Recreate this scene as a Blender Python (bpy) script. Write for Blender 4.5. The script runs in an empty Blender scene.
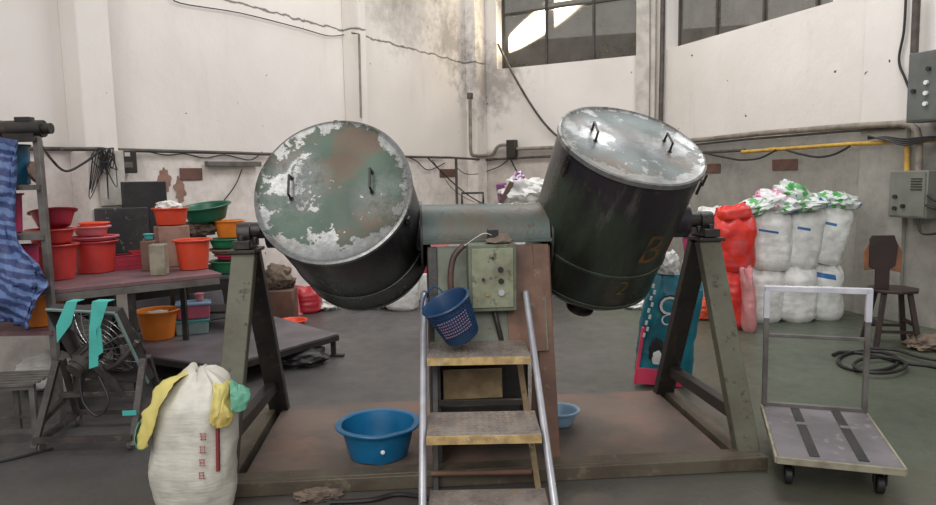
import bpy, bmesh, math, random
from mathutils import Vector, Matrix, Euler, noise as mn
R = math.radians
V = Vector
SC = bpy.context.scene
COL = SC.collection

# ------------------------------------------------------------------ camera, sky, light, exposure
F = 700.0
CAM = V((0, 0, 1.55))
cd = bpy.data.cameras.new('camera'); cam = bpy.data.objects.new('camera', cd); COL.objects.link(cam)
cd.sensor_width = 36; cd.lens = F / 936 * 36; cd.clip_start = .02
CR = Matrix.Rotation(R(90 - 6.3), 3, 'X') @ Matrix.Rotation(R(-1.1), 3, 'Z')
cam.matrix_world = Matrix.Translation(CAM) @ CR.to_4x4()
SC.camera = cam
W = bpy.data.worlds.new('world'); SC.world = W; W.use_nodes = True
bg = W.node_tree.nodes['Background']
bg.inputs[0].default_value = (.94, .96, 1, 1); bg.inputs[1].default_value = .46
def area(name, loc, tgt, sx, sy, power, col=(1, 1, 1)):
    l = bpy.data.lights.new(name, 'AREA'); l.shape = 'RECTANGLE'; l.size = sx; l.size_y = sy; l.energy = power; l.color = col
    o = bpy.data.objects.new(name, l); COL.objects.link(o); o.location = loc
    o.rotation_euler = (V(tgt) - V(loc)).to_track_quat('-Z', 'Y').to_euler(); return o
area('doorway_daylight', (-.5, -3.0, 4.6), (0, 7, 2.2), 6, 3, 270, (1, .975, .94))
area('overhead_light', (2.1, 6.4, 6.6), (1.9, 6.8, 0), 2.2, 3.2, 205, (.97, .985, 1))
area('overhead_light', (-2.1, -.5, 6.6), (-1.4, 2.5, 1), 2.0, 1.6, 120, (1, .98, .95))
area('overhead_light', (-1.0, 8.0, 6.5), (-.9, 9.0, 0), 1.8, 2.0, 95, (1, .98, .95))  # added overhead fill that brightens the far walls
SC.view_settings.view_transform = 'Standard'; SC.view_settings.look = 'None'
SC.view_settings.exposure = 0.0; SC.view_settings.gamma = 1; SC.view_settings.use_curve_mapping = False

def ray(px, py):
    return (CR @ V(((px - 468) / F, -(py - 252.5) / F, -1))).normalized()
def PY(px, py, Y):
    d = ray(px, py); return CAM + d * (Y / d.y)
def PZ(px, py, z=0):
    d = ray(px, py); return CAM + d * ((z - CAM.z) / d.z)

# ------------------------------------------------------------------ materials
def lin(c):
    return tuple(((x / 255) / 12.92 if x <= 10 else (((x / 255) + .055) / 1.055) ** 2.4) for x in c[:3]) + (1,)
class NT:
    def __init__(s, name):
        s.m = bpy.data.materials.new(name); s.m.use_nodes = True; s.t = s.m.node_tree
        s.b = s.t.nodes['Principled BSDF']; s.out = s.t.nodes['Material Output']
        s.tc = s.t.nodes.new('ShaderNodeTexCoord')
    def set(s, sock, v):
        if isinstance(v, bpy.types.NodeSocket): s.t.links.new(v, sock)
        elif v is not None: sock.default_value = v
    def noise(s, sc, det=4, vec=None, seed=0, rough=.55, dist=0, stretch=None):
        n = s.t.nodes.new('ShaderNodeTexNoise'); n.inputs['Scale'].default_value = sc; n.inputs['Detail'].default_value = det
        n.inputs['Roughness'].default_value = rough; n.inputs['Distortion'].default_value = dist
        mp = s.t.nodes.new('ShaderNodeMapping'); s.set(mp.inputs[0], vec or s.tc.outputs['Object'])
        mp.inputs[1].default_value = (seed * 1.7, seed * 2.3, seed * .9)
        if stretch: mp.inputs[3].default_value = stretch
        s.t.links.new(mp.outputs[0], n.inputs['Vector']); return n.outputs[0]
    def ramp(s, v, a, b, lo=0., hi=1.):
        n = s.t.nodes.new('ShaderNodeMapRange'); n.clamp = True
        s.set(n.inputs[0], v)
        for i, x in zip((1, 2, 3, 4), (a, b, lo, hi)): s.set(n.inputs[i], x)
        return n.outputs[0]
    def math(s, op, a, b=0.):
        n = s.t.nodes.new('ShaderNodeMath'); n.operation = op; s.set(n.inputs[0], a); s.set(n.inputs[1], b); return n.outputs[0]
    def mix(s, f, a, b):
        n = s.t.nodes.new('ShaderNodeMix'); n.data_type = 'RGBA'
        s.set(n.inputs[0], f); s.set(n.inputs[6], a); s.set(n.inputs[7], b); return n.outputs[2]
    def xyz(s, which='Object'):
        n = s.t.nodes.new('ShaderNodeSeparateXYZ'); s.t.links.new(s.tc.outputs[which], n.inputs[0]); return n.outputs
    def geo(s):
        n = s.t.nodes.new('ShaderNodeNewGeometry'); q = s.t.nodes.new('ShaderNodeSeparateXYZ'); s.t.links.new(n.outputs['Position'], q.inputs[0])
        return n.outputs['Position'], q.outputs
    def dist(s, vec, p):
        n = s.t.nodes.new('ShaderNodeVectorMath'); n.operation = 'DISTANCE'; s.set(n.inputs[0], vec); n.inputs[1].default_value = p
        return n.outputs['Value']
    def fin(s, col=None, rough=None, metal=None, bump=None, bd=.02, spec=None):
        s.set(s.b.inputs['Base Color'], col); s.set(s.b.inputs['Roughness'], rough); s.set(s.b.inputs['Metallic'], metal)
        if spec is not None: s.b.inputs['Specular IOR Level'].default_value = spec
        if bump is not None:
            n = s.t.nodes.new('ShaderNodeBump'); n.inputs['Strength'].default_value = .6; n.inputs['Distance'].default_value = bd
            s.t.links.new(bump, n.inputs['Height']); s.t.links.new(n.outputs[0], s.b.inputs['Normal'])
        return s.m
def mat(name, c, c2=None, sc=5, lo=.42, hi=.62, rough=.6, metal=0, bump=.004, bsc=30, c3=None, lo3=.58, hi3=.66, sc3=14, spec=None, r2=None):
    s = NT(name); col = lin(c)
    if c2 is not None:
        f = s.ramp(s.noise(sc, 6), lo, hi); col = s.mix(f, col, lin(c2))
        if r2 is not None: rough = s.ramp(f, 0, 1, rough, r2)
    if c3 is not None: col = s.mix(s.ramp(s.noise(sc3, 8, seed=3, rough=.65), lo3, hi3), col, lin(c3))
    return s.fin(col, rough, metal, s.noise(bsc, 4, seed=7) if bump else None, bump or .01, spec)

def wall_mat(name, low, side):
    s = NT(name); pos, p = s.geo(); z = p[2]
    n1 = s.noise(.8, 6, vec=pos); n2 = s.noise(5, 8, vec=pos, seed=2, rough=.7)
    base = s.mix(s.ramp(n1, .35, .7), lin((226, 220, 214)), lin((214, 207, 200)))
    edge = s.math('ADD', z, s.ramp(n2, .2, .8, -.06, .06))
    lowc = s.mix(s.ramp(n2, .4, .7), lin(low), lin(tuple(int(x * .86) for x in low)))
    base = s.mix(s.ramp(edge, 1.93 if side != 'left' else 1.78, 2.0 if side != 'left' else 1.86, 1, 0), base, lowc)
    # vertical run-down grime
    st = s.noise(3, 5, vec=pos, seed=5, stretch=(1, 1, .18))
    base = s.mix(s.ramp(st, .58, .8, 0, .22), base, lin((142, 137, 130)))
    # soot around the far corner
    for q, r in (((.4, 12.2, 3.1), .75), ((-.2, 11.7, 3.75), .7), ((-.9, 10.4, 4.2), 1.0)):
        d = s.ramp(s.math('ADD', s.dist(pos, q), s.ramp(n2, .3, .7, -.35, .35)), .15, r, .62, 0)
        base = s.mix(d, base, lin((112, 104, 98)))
    # crack at beam height and chips
    ck = s.math('ABSOLUTE', s.math('SUBTRACT', s.math('ADD', z, s.ramp(s.noise(6, 6, vec=pos, seed=8), .2, .8, -.03, .03)), 3.43 if side == 'left' else 9))
    base = s.mix(s.ramp(ck, .008, .016, .8, 0), base, lin((70, 60, 55)))
    base = s.mix(s.ramp(s.noise(9, 3, vec=pos, seed=11), .735, .75), base, lin((80, 70, 62)))
    return s.fin(base, .85, 0, n2, .01)
def floor_mat():
    s = NT('worn_concrete_floor'); pos, p = s.geo()
    n = s.noise(1.1, 6, vec=pos); f = s.noise(7, 8, vec=pos, seed=4, rough=.7)
    c = s.mix(s.ramp(n, .35, .65), lin((86, 84, 82)), lin((66, 64, 64)))
    side = s.ramp(s.math('ADD', p[0], s.ramp(n, .2, .8, -.5, .5)), .9, 1.7)
    c = s.mix(side, c, s.mix(s.ramp(n, .35, .65), lin((86, 92, 78)), lin((72, 79, 66))))
    front = s.ramp(s.math('ADD', p[1], s.ramp(f, .2, .8, -.25, .25)), 3.0, 3.7, .55, 0)
    c = s.mix(front, c, lin((92, 84, 72)))
    c = s.mix(s.ramp(f, .52, .75, 0, .55), c, lin((62, 59, 58)))
    return s.fin(c, s.ramp(f, .3, .7, .28, .55), 0, f, .004)
def lid_mat(name, seed, blobs, bottom, green=(60, 86, 68), worncol=(112, 118, 114)):
    s = NT(name); o = s.xyz(); vec = s.tc.outputs['Object']
    n = s.noise(7, 10, seed=seed, rough=.72); n2 = s.noise(22, 8, seed=seed + 2, rough=.7); n3 = s.noise(3, 4, seed=seed + 5)
    r = s.dist(vec, (0, 0, .44))
    n4 = s.noise(30, 6, seed=seed + 12, rough=.75)
    v = s.math('ADD', s.math('MULTIPLY', n, .68), s.math('ADD', s.math('MULTIPLY', n2, .24), s.math('MULTIPLY', n4, .18)))
    v = s.math('ADD', v, s.ramp(r, .31, .405, 0, .12))
    if bottom: v = s.math('ADD', v, s.ramp(o[1], -.2, -.38, 0, .15))
    for (x, y, rr, k) in blobs: v = s.math('ADD', v, s.ramp(s.dist(vec, (x, y, .44)), 0, rr, k, 0))
    m = s.ramp(v, .60, .625)
    g = s.mix(s.ramp(n3, .4, .65), lin(green), lin(tuple(int(x * .78) for x in green)))
    g = s.mix(s.ramp(s.noise(4, 8, seed=seed + 9), .5, .62, 0, .85), g, lin((96, 72, 50)))
    mt = s.mix(s.ramp(n2, .35, .65), lin((150, 151, 150)), lin((118, 118, 116)))
    mt = s.mix(s.ramp(s.noise(7, 8, seed=seed + 1), .55, .7, 0, .6), mt, lin((112, 100, 88)))
    worn = 0.
    for (x, y, rr, k) in blobs:
        if k > 0: worn = s.math('ADD', worn, s.ramp(s.dist(vec, (x, y, .44)), rr * .4, rr * 1.3, .9, 0))
    worn = s.math('MULTIPLY', worn, s.ramp(n, .38, .56))
    g = s.mix(s.math('MINIMUM', worn, 1.), g, lin(worncol))
    rimd = s.math('MULTIPLY', s.ramp(r, .33, .4), s.ramp(n2, .42, .55))
    g = s.mix(s.math('MULTIPLY', rimd, .8), g, lin((54, 52, 44)))
    ed = s.ramp(s.math('ABSOLUTE', s.math('SUBTRACT', v, .605)), 0, .018, .7, 0)
    c = s.mix(ed, s.mix(m, g, mt), lin((52, 50, 42)))
    return s.fin(c, s.ramp(m, 0, 1, .42, .34), s.ramp(m, 0, 1, 0, .7), v, .004)
def drum_mat():
    s = NT('dark_green_drum_paint'); o = s.xyz()
    n = s.noise(3.5, 8, rough=.65, stretch=(1, 1, .35)); n2 = s.noise(16, 8, seed=3, rough=.7)
    c = s.mix(s.ramp(n, .4, .6), lin((60, 68, 58)), lin((38, 40, 36)))
    top = s.math('ADD', o[2], s.ramp(n, .3, .7, -.18, .18))
    c = s.mix(s.ramp(top, .15, .3), c, lin((44, 40, 46)))
    c = s.mix(s.ramp(s.noise(6, 10, seed=6, rough=.7, stretch=(1, 1, .25)), .56, .68, 0, .5), c, lin((112, 106, 104)))
    c = s.mix(s.ramp(n2, .62, .72, 0, .7), c, lin((96, 70, 44)))
    return s.fin(c, s.ramp(n, .3, .7, .22, .42), .15, n2, .004)
def sack_mat(name, c=(232, 232, 228), band=None, c2=None):
    s = NT(name); g = s.xyz('Generated'); n = s.noise(14, 6)
    n2 = s.noise(9, 6, seed=4, stretch=(1, 1, 5))
    col = s.mix(s.ramp(n, .4, .7), lin(c), lin(c2 or tuple(int(x * .9) for x in c)))
    if band:
        x0, x1, z0, z1, bc, tilt = band
        zz = s.math('ADD', g[2], s.math('MULTIPLY', g[0], tilt))
        f = s.math('MULTIPLY', s.math('MULTIPLY', s.ramp(g[0], x0, x0 + .01), s.ramp(g[0], x1, x1 + .01, 1, 0)),
                   s.math('MULTIPLY', s.ramp(zz, z0, z0 + .006), s.ramp(zz, z1, z1 + .006, 1, 0)))
        f = s.math('MULTIPLY', f, s.ramp(g[1], .45, .5, 1, 0))
        col = s.mix(f, col, lin(bc))
    return s.fin(col, .5, 0, n2, .007)
def print_mat(name, cols, sc=7, rough=.35):
    """glossy printed plastic wrapper in several colours"""
    s = NT(name); n = s.noise(sc, 2, dist=1.2); col = lin(cols[0])
    for i, c in enumerate(cols[1:]):
        col = s.mix(s.ramp(s.noise(sc * (1 + .3 * i), 2, seed=3 * i + 1, dist=1), .53, .55), col, lin(c))
    return s.fin(col, rough, 0, n, .01)
def stripe_mat():
    s = NT('blue_striped_tarp'); g = s.xyz()
    v = s.math('ADD', s.math('MULTIPLY', g[2], 95), s.math('ADD', s.math('MULTIPLY', g[0], 30), s.math('MULTIPLY', s.noise(5, 3), 14)))
    f = s.ramp(s.math('SINE', v), -.2, .5)
    c = s.mix(f, lin((52, 66, 112)), lin((98, 120, 166)))
    c = s.mix(s.ramp(s.noise(6, 6, seed=4), .55, .7, 0, .7), c, lin((40, 48, 84)))
    return s.fin(c, .55, 0, s.noise(60, 2), .004)

M = {}
M['wall_left'] = wall_mat('painted_wall_left', (228, 219, 212), 'left')
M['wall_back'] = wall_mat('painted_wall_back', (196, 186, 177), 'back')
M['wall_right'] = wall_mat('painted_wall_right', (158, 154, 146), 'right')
M['floor'] = floor_mat()
M['lidL'] = lid_mat('peeling_lid_paint', 1, [(-.24, .02, .2, .05), (-.16, .1, .14, .04), (.27, -.06, .15, .05), (.05, .1, .3, -.06)], True)
M['lidR'] = lid_mat('peeling_lid_paint_bright', 6, [(-.2, .05, .16, .16), (.2, .03, .17, .18), (0, .3, .2, -.06), (0, .0, .17, -.12)], True, (80, 94, 90), (168, 172, 174))
M['drum'] = drum_mat()
M['green'] = mat('faded_green_machine_paint', (108, 116, 98), (92, 92, 78), 4, c3=(90, 70, 54), rough=.5, sc3=10)
M['housing'] = mat('blue_green_machine_paint', (78, 92, 88), (90, 84, 72), 4, c3=(74, 62, 54), rough=.45, sc3=12)
M['brown'] = mat('rusty_brown_steel', (116, 84, 66), (92, 66, 54), 5, c3=(136, 122, 104), rough=.6, lo3=.6, hi3=.7)
M['darksteel'] = mat('dark_oily_and_shaded_steel', (46, 42, 38), (34, 31, 29), 6, c3=(70, 56, 44), rough=.45)  # also carries the painted shade of the rear posts and the bench backing
M['post'] = mat('grime_covered_green_post', (98, 98, 82), (86, 80, 66), 3, c3=(62, 56, 46), rough=.6, sc3=16)
M['beam'] = mat('grimy_brown_beam', (92, 84, 70), (76, 66, 54), 4, c3=(110, 98, 82), rough=.6)
M['base'] = mat('dusty_red_base_plate', (108, 92, 82), (90, 80, 73), 2.5, c3=(120, 92, 80), lo3=.5, hi3=.65, sc3=3, rough=.6)
M['steel'] = mat('scuffed_steel', (150, 150, 150), (120, 120, 122), 12, rough=.32, metal=.85, bump=.001)
M['chrome'] = mat('bright_steel_tube', (206, 206, 212), (186, 186, 192), 8, rough=.32, metal=.6, bump=0)
M['greymetal'] = mat('grey_painted_frame', (104, 100, 96), (84, 78, 74), 8, rough=.5)
M['fansteel'] = mat('dusty_fan_steel', (84, 78, 74), (66, 60, 58), 8, rough=.5, metal=.3, c3=(104, 94, 86))
M['pushbar'] = mat('silver_painted_bar', (214, 214, 220), (196, 196, 204), 8, rough=.35, metal=.2, bump=0)
M['black'] = mat('matt_black', (30, 29, 30), (42, 40, 40), 6, rough=.5)
M['speckled'] = mat('paint_speckled_black_board', (38, 37, 38), (54, 52, 52), 4, c3=(150, 145, 140), lo3=.6, hi3=.68, sc3=18, rough=.6)
M['cable'] = mat('black_cable', (34, 32, 32), rough=.5, bump=0)
M['greypipe'] = mat('dusty_grey_pipe', (140, 130, 118), (112, 104, 96), 9, rough=.6)
M['darkpipe'] = mat('dark_conduit', (84, 76, 70), (64, 58, 54), 9, rough=.6)
M['yellowpipe'] = mat('yellow_painted_pipe', (198, 158, 66), (168, 130, 60), 9, rough=.5)
M['box'] = mat('grey_electric_enclosure', (118, 120, 112), (106, 107, 99), 4, rough=.45, c3=(92, 86, 76), lo3=.66, hi3=.74)
M['boxd'] = mat('dark_grey_electric_enclosure', (98, 102, 99), (88, 91, 88), 4, rough=.45)
M['wood'] = mat('dark_stained_wood', (56, 40, 36), (44, 32, 29), 6, rough=.55)
M['orangewood'] = mat('worn_orange_board', (150, 98, 66), (120, 84, 62), 8, rough=.6)
M['trolley'] = mat('grey_trolley_deck', (118, 112, 116), (98, 93, 96), 3, rough=.55, c3=(134, 128, 126))
M['cream'] = mat('dirty_cream_edge', (150, 144, 124), (122, 114, 98), 10, rough=.6)
M['benchtop'] = mat('maroon_dusty_tabletop', (118, 84, 88), (96, 74, 78), 5, rough=.6, c3=(142, 112, 112), lo3=.6, hi3=.72)
M['sheet'] = mat('grey_sheet_metal_plate', (104, 98, 102), (84, 79, 82), 3, rough=.45, c3=(122, 112, 112), lo3=.6, hi3=.7)
M['paper'] = mat('stained_white_board', (190, 186, 178), (164, 160, 150), 8, rough=.8)
M['glassw'] = None
def plastic(name, c, rough=.38, dirt=None):
    return mat(name, c, dirt or tuple(int(x * .86) for x in c), 5, .5, .75, rough=rough, bump=.001)
for k, c in dict(red=(196, 62, 58), redd=(178, 46, 56), crimson=(160, 44, 62), pink=(206, 112, 124), palepink=(214, 132, 138), orange=(226, 128, 42), orangered=(206, 72, 46),
                 dgreen=(30, 96, 70), green2=(42, 120, 82), blue=(20, 106, 152), navy=(30, 62, 98), lightblue=(128, 158, 182), teal=(72, 150, 150),
                 tealclear=(128, 150, 146), pinkbox=(196, 96, 120), magenta=(170, 50, 96), hot=(224, 70, 104), binblue=(38, 100, 134), vermil=(228, 84, 52), brownp=(84, 58, 50)).items():
    M[k] = plastic(k + '_plastic', c)
M['redpipe'] = mat('grimy_red_brown_hose', (92, 68, 60), (70, 54, 48), 9, rough=.5)
M['print'] = mat('faded_pink_print', (150, 104, 134), (120, 120, 140), 30, rough=.6)
M['tape'] = plastic('teal_cloth_tape', (74, 178, 168), .6)
M['yellowbag'] = plastic('yellow_plastic_bag', (206, 192, 112), .4, (170, 140, 70))
M['greenbag'] = plastic('green_plastic_bag', (96, 158, 132), .35)
M['clearpink'] = plastic('translucent_pink_bag', (206, 140, 140), .25)
M['whitebag'] = sack_mat('white_plastic_sheet', (218, 216, 212))
M['frontsack'] = sack_mat('woven_cream_sack', (212, 208, 196))
M['sackA'] = sack_mat('woven_white_sack_high_band', band=(.12, .52, .60, .635, (44, 104, 160), .09))
M['sackB'] = sack_mat('woven_white_sack_short_band', band=(.16, .46, .56, .60, (44, 104, 160), .0))
M['sackC'] = sack_mat('woven_white_sack_low_band', band=(.1, .42, .55, .59, (44, 104, 160), .0))
M['sackD'] = sack_mat('woven_white_sack_top_band', band=(.1, .6, .72, .80, (44, 104, 160), .1))
M['sackE'] = sack_mat('woven_plain_white_sack')
M['redbag'] = print_mat('glossy_red_printed_bag', [(214, 52, 38), (206, 44, 38), (196, 70, 70)], 4)
M['tealbag'] = mat('teal_printed_bag', (18, 122, 138), (12, 96, 114), 5, rough=.35)
M['wrap'] = print_mat('white_green_blue_wrapper', [(210, 214, 210), (36, 92, 150), (214, 216, 214), (84, 158, 88), (204, 212, 206)], 3.2)
M['wrap2'] = print_mat('white_pink_wrapper', [(214, 212, 212), (206, 130, 160), (220, 220, 222)], 4)
M['wrap3'] = print_mat('orange_pink_wrapper', [(222, 92, 46), (224, 150, 170), (214, 80, 42)], 9)
M['purple'] = print_mat('purple_white_carton', [(210, 204, 210), (112, 40, 112), (222, 220, 222)], 5)
M['purples'] = plastic('purple_print', (112, 44, 104), .5)
M['rust'] = mat('ochre_rusty_plate', (152, 132, 96), (126, 104, 76), 9, rough=.7, c3=(96, 76, 58))
M['tread'] = mat('worn_checker_plate', (158, 148, 140), (132, 122, 116), 7, rough=.42, metal=.2, c3=(168, 140, 104))
M['treadedge'] = mat('yellowed_tread_edge', (196, 166, 112), (160, 134, 94), 20, rough=.6, c3=(190, 178, 150))
M['tarp'] = stripe_mat()
M['stencil'] = mat('faded_orange_stencil', (104, 70, 34), (52, 50, 38), 14, rough=.45)
M['stencilg'] = mat('faded_ochre_stencil', (92, 84, 44), (62, 60, 44), 14, rough=.45)
M['redink'] = mat('faded_red_ink', (176, 96, 90), (190, 140, 132), 30, rough=.6)
M['redinkd'] = mat('strong_red_ink', (132, 50, 48), rough=.6)
M['whiteink'] = mat('white_print', (226, 226, 222), rough=.45, bump=0)
M['blackink'] = mat('black_print', (28, 28, 30), rough=.45, bump=0)
M['cloth'] = mat('grey_brown_rag', (120, 104, 90), (88, 76, 68), 9, rough=.9)
M['trim'] = mat('white_trim', (196, 190, 182), (170, 164, 156), 4, rough=.8)
M['chipped'] = mat('peeled_brown_plaster', (150, 118, 104), (128, 98, 86), 9, rough=.9)
M['patch'] = mat('brown_patch', (112, 82, 72), (98, 72, 64), 9, rough=.9)
M['carton'] = mat('brown_carton', (112, 84, 70), (92, 68, 58), 5, rough=.8)

# ------------------------------------------------------------------ geometry helpers
WM = {}
class MB:
    def __init__(s): s.bm = bmesh.new()
    def box(s, c, size, rot=None, taper=None):
        r = bmesh.ops.create_cube(s.bm, size=1)['verts']
        for v in r:
            k = taper if (taper and v.co.z > 0) else (1, 1)
            v.co = V((v.co.x * size[0] * k[0], v.co.y * size[1] * k[1], v.co.z * size[2]))
        mt = Matrix.Translation(c)
        if rot is not None: mt = mt @ (rot if isinstance(rot, Matrix) else Euler(rot).to_matrix()).to_4x4()
        bmesh.ops.transform(s.bm, matrix=mt, verts=r); return s
    def bar(s, a, b, w, d, up=(0, 1, 0)):
        """rectangular bar a->b, w across, d along 'up'-ish"""
        a, b = V(a), V(b); z = (b - a).normalized(); x = V(up).cross(z)
        if x.length < 1e-4: x = V((1, 0, 0)).cross(z)
        x.normalize(); y = z.cross(x)
        m = Matrix((x, y, z)).transposed()
        return s.box((a + b) / 2, (w, d, (b - a).length), m)
    def cyl(s, a, b, r, r2=None, n=20, caps=True):
        a, b = V(a), V(b); q = (b - a).to_track_quat('Z', 'Y').to_matrix().to_4x4()
        bmesh.ops.create_cone(s.bm, cap_ends=caps, segments=n, radius1=r, radius2=r if r2 is None else r2, depth=(b - a).length,
                              matrix=Matrix.Translation((a + b) / 2) @ q); return s
    def tube(s, pts, r, n=8, smooth=0, closed=False):
        pts = [V(p) for p in pts]
        if smooth: pts = catmull(pts, smooth, closed)
        rings = []; prev = None
        for i, p in enumerate(pts):
            if closed: t = pts[(i + 1) % len(pts)] - pts[i - 1]
            else: t = pts[min(i + 1, len(pts) - 1)] - pts[max(i - 1, 0)]
            t = t.normalized() if t.length > 1e-9 else V((0, 0, 1))
            if prev is None: x = t.orthogonal().normalized()
            else:
                x = prev - t * prev.dot(t); x = x.normalized() if x.length > 1e-6 else t.orthogonal().normalized()
            prev = x; y = t.cross(x)
            rings.append([s.bm.verts.new(p + (x * math.cos(2 * math.pi * k / n) + y * math.sin(2 * math.pi * k / n)) * r) for k in range(n)])
        m = len(rings)
        for i in range(m if closed else m - 1):
            A, B = rings[i], rings[(i + 1) % m]
            for k in range(n): s.bm.faces.new((A[k], A[(k + 1) % n], B[(k + 1) % n], B[k]))
        if not closed:
            s.bm.faces.new(rings[0][::-1]); s.bm.faces.new(rings[-1])
        return s
    def lathe(s, prof, n=40, mtx=None, sx=1, sy=1, wob=0, seed=0):
        """prof: (r,z) list; r=0 closes"""
        rings = []; new = []
        for (r, z) in prof:
            if r < 1e-6: ring = [s.bm.verts.new((0, 0, z))]
            else: ring = [s.bm.verts.new((r * sx * math.cos(2 * math.pi * k / n), r * sy * math.sin(2 * math.pi * k / n),
                          z + wob * mn.noise(V((math.cos(6.28 * k / n) * 2 + seed, math.sin(6.28 * k / n) * 2, z * 3))))) for k in range(n)]
            rings.append(ring); new += ring
        for A, B in zip(rings, rings[1:]):
            for k in range(n):
                k2 = (k + 1) % n
                if len(A) == 1 and len(B) == 1: continue
                if len(A) == 1: s.bm.faces.new((A[0], B[k2], B[k]))
                elif len(B) == 1: s.bm.faces.new((A[k], A[k2], B[0]))
                else: s.bm.faces.new((A[k], A[k2], B[k2], B[k]))
        if mtx is not None: bmesh.ops.transform(s.bm, matrix=mtx, verts=new)
        return s
    def prism(s, pts, h, up=(0, 0, 1)):
        a = [s.bm.verts.new(V(p)) for p in pts]; b = [s.bm.verts.new(V(p) + V(up) * h) for p in pts]; n = len(a)
        s.bm.faces.new(a[::-1]); s.bm.faces.new(b)
        for i in range(n): s.bm.faces.new((a[i], a[(i + 1) % n], b[(i + 1) % n], b[i]))
        return s
    def build(s, name, m, parent=None, world=False, smooth=True, bevel=0, mtx=None, base=False, solid=0, sub=0):
        bmesh.ops.recalc_face_normals(s.bm, faces=s.bm.faces)
        loc = None
        if mtx is not None:       # the mesh is in its own frame mtx (world)
            loc = mtx
        elif base:                 # single-mesh thing built in world coordinates: put its origin at its base
            xs = [v.co for v in s.bm.verts]
            c = V(((min(v.x for v in xs) + max(v.x for v in xs)) / 2, (min(v.y for v in xs) + max(v.y for v in xs)) / 2, min(v.z for v in xs)))
            bmesh.ops.translate(s.bm, verts=s.bm.verts, vec=-c); loc = Matrix.Translation(c)
        elif world and parent is not None:
            bmesh.ops.transform(s.bm, matrix=WM[parent].inverted(), verts=s.bm.verts)
        me = bpy.data.meshes.new(name); s.bm.to_mesh(me); s.bm.free()
        if m: me.materials.append(m)
        if smooth:
            for p in me.polygons: p.use_smooth = True
            try: me.set_sharp_from_angle(angle=R(38))
            except Exception: pass
        o = bpy.data.objects.new(name, me); COL.objects.link(o)
        if parent is not None:
            o.parent = parent; WM[o] = WM[parent]
            if loc is not None: o.matrix_local = WM[parent].inverted() @ loc; WM[o] = loc
        else:
            WM[o] = loc if loc is not None else Matrix.Identity(4); o.matrix_world = WM[o]
        if solid:
            q = o.modifiers.new('thick', 'SOLIDIFY'); q.thickness = solid
        if bevel:
            q = o.modifiers.new('bevel', 'BEVEL'); q.width = bevel; q.segments = 2; q.limit_method = 'ANGLE'; q.angle_limit = R(40)
        return o
def catmull(p, k, closed=False):
    out = []; n = len(p)
    for i in range(n if closed else n - 1):
        if closed: a, b, c, d = p[i - 1], p[i], p[(i + 1) % n], p[(i + 2) % n]
        else: a, b, c, d = p[max(i - 1, 0)], p[i], p[i + 1], p[min(i + 2, n - 1)]
        for j in range(k):
            t = j / k
            out.append(.5 * ((2 * b) + (c - a) * t + (2 * a - 5 * b + 4 * c - d) * t * t + (3 * b - a - 3 * c + d) * t ** 3))
    if not closed: out.append(p[-1].copy())
    return out
def empty(name, loc, rz=0, label=None, cat=None, group=None):
    o = bpy.data.objects.new(name, None); COL.objects.link(o); o.location = loc; o.rotation_euler = (0, 0, rz)
    o.empty_display_size = .1
    WM[o] = Matrix.Translation(loc) @ Matrix.Rotation(rz, 4, 'Z'); tag(o, label, cat, group); return o
def tag(o, label=None, cat=None, group=None, kind=None):
    if label: o['label'] = label
    if cat: o['category'] = cat
    if group: o['group'] = group
    if kind: o['kind'] = kind
    return o
def place(o, loc, rz=0, rx=0, ry=0):
    o.location = loc; o.rotation_euler = (rx, ry, rz); return o
def dup(root, loc, rz=0, label=None, mats=None, scale=None, rx=0, ry=0):
    def cp(o, par):
        c = o.copy(); COL.objects.link(c)
        if par: c.parent = par
        for ch in list(o.children): cp(ch, c)
        return c
    r = cp(root, None); r.location = loc; r.rotation_euler = (rx, ry, rz)
    if scale: r.scale = scale
    if label: r['label'] = label
    return r
def struct(o): o['kind'] = 'structure'; return o
def cloth(rows, nu=24, nv=24, amp=.012, sc=9, seed=0, mb=None):
    """smooth crumpled sheet through a grid of control points"""
    mb = mb or MB(); rows = [[V(p) for p in r] for r in rows]
    def samp(line, n):
        c = catmull(line, 12); return [c[min(int(round(i * (len(c) - 1) / (n - 1))), len(c) - 1)] for i in range(n)]
    rr = [samp(r, nu) for r in rows]; cols = [samp([r[i] for r in rr], nv) for i in range(nu)]
    g = [[cols[i][j] for j in range(nv)] for i in range(nu)]; vs = []
    for i in range(nu):
        q = []
        for j in range(nv):
            du = g[min(i + 1, nu - 1)][j] - g[max(i - 1, 0)][j]; dv = g[i][min(j + 1, nv - 1)] - g[i][max(j - 1, 0)]
            n = du.cross(dv); n = n.normalized() if n.length > 1e-9 else V((0, -1, 0)); p = g[i][j]
            d = mn.noise(p * sc + V((seed * 3.1, 0, seed))) * amp * 1.6 + abs(mn.noise(p * sc * 2.3 + V((seed, 5, 0)))) * amp
            q.append(mb.bm.verts.new(p + n * d))
        vs.append(q)
    for i in range(nu - 1):
        for j in range(nv - 1): mb.bm.faces.new((vs[i][j], vs[i + 1][j], vs[i + 1][j + 1], vs[i][j + 1]))
    return mb
def crumple(size, seed, amp=.25, sub=4, mb=None, c=(0, 0, 0), sc=2.2, flat=True):
    mb = mb or MB(); r = bmesh.ops.create_icosphere(mb.bm, subdivisions=sub, radius=1)['verts']
    for v in r:
        p = v.co.copy(); k = 1 + amp * mn.noise(p * sc + V((seed * 5.3, seed, 0))) + amp * .8 * (abs(mn.noise(p * sc * 2.1 + V((0, seed * 2.2, 1)))) - .25)
        p *= k
        if flat: p.z = max(p.z, -.72)
        v.co = V((p.x * size[0] / 2 + c[0], p.y * size[1] / 2 + c[1], (p.z + (.72 if flat else 0)) * size[2] / 1.72 + c[2]))
    return mb
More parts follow.
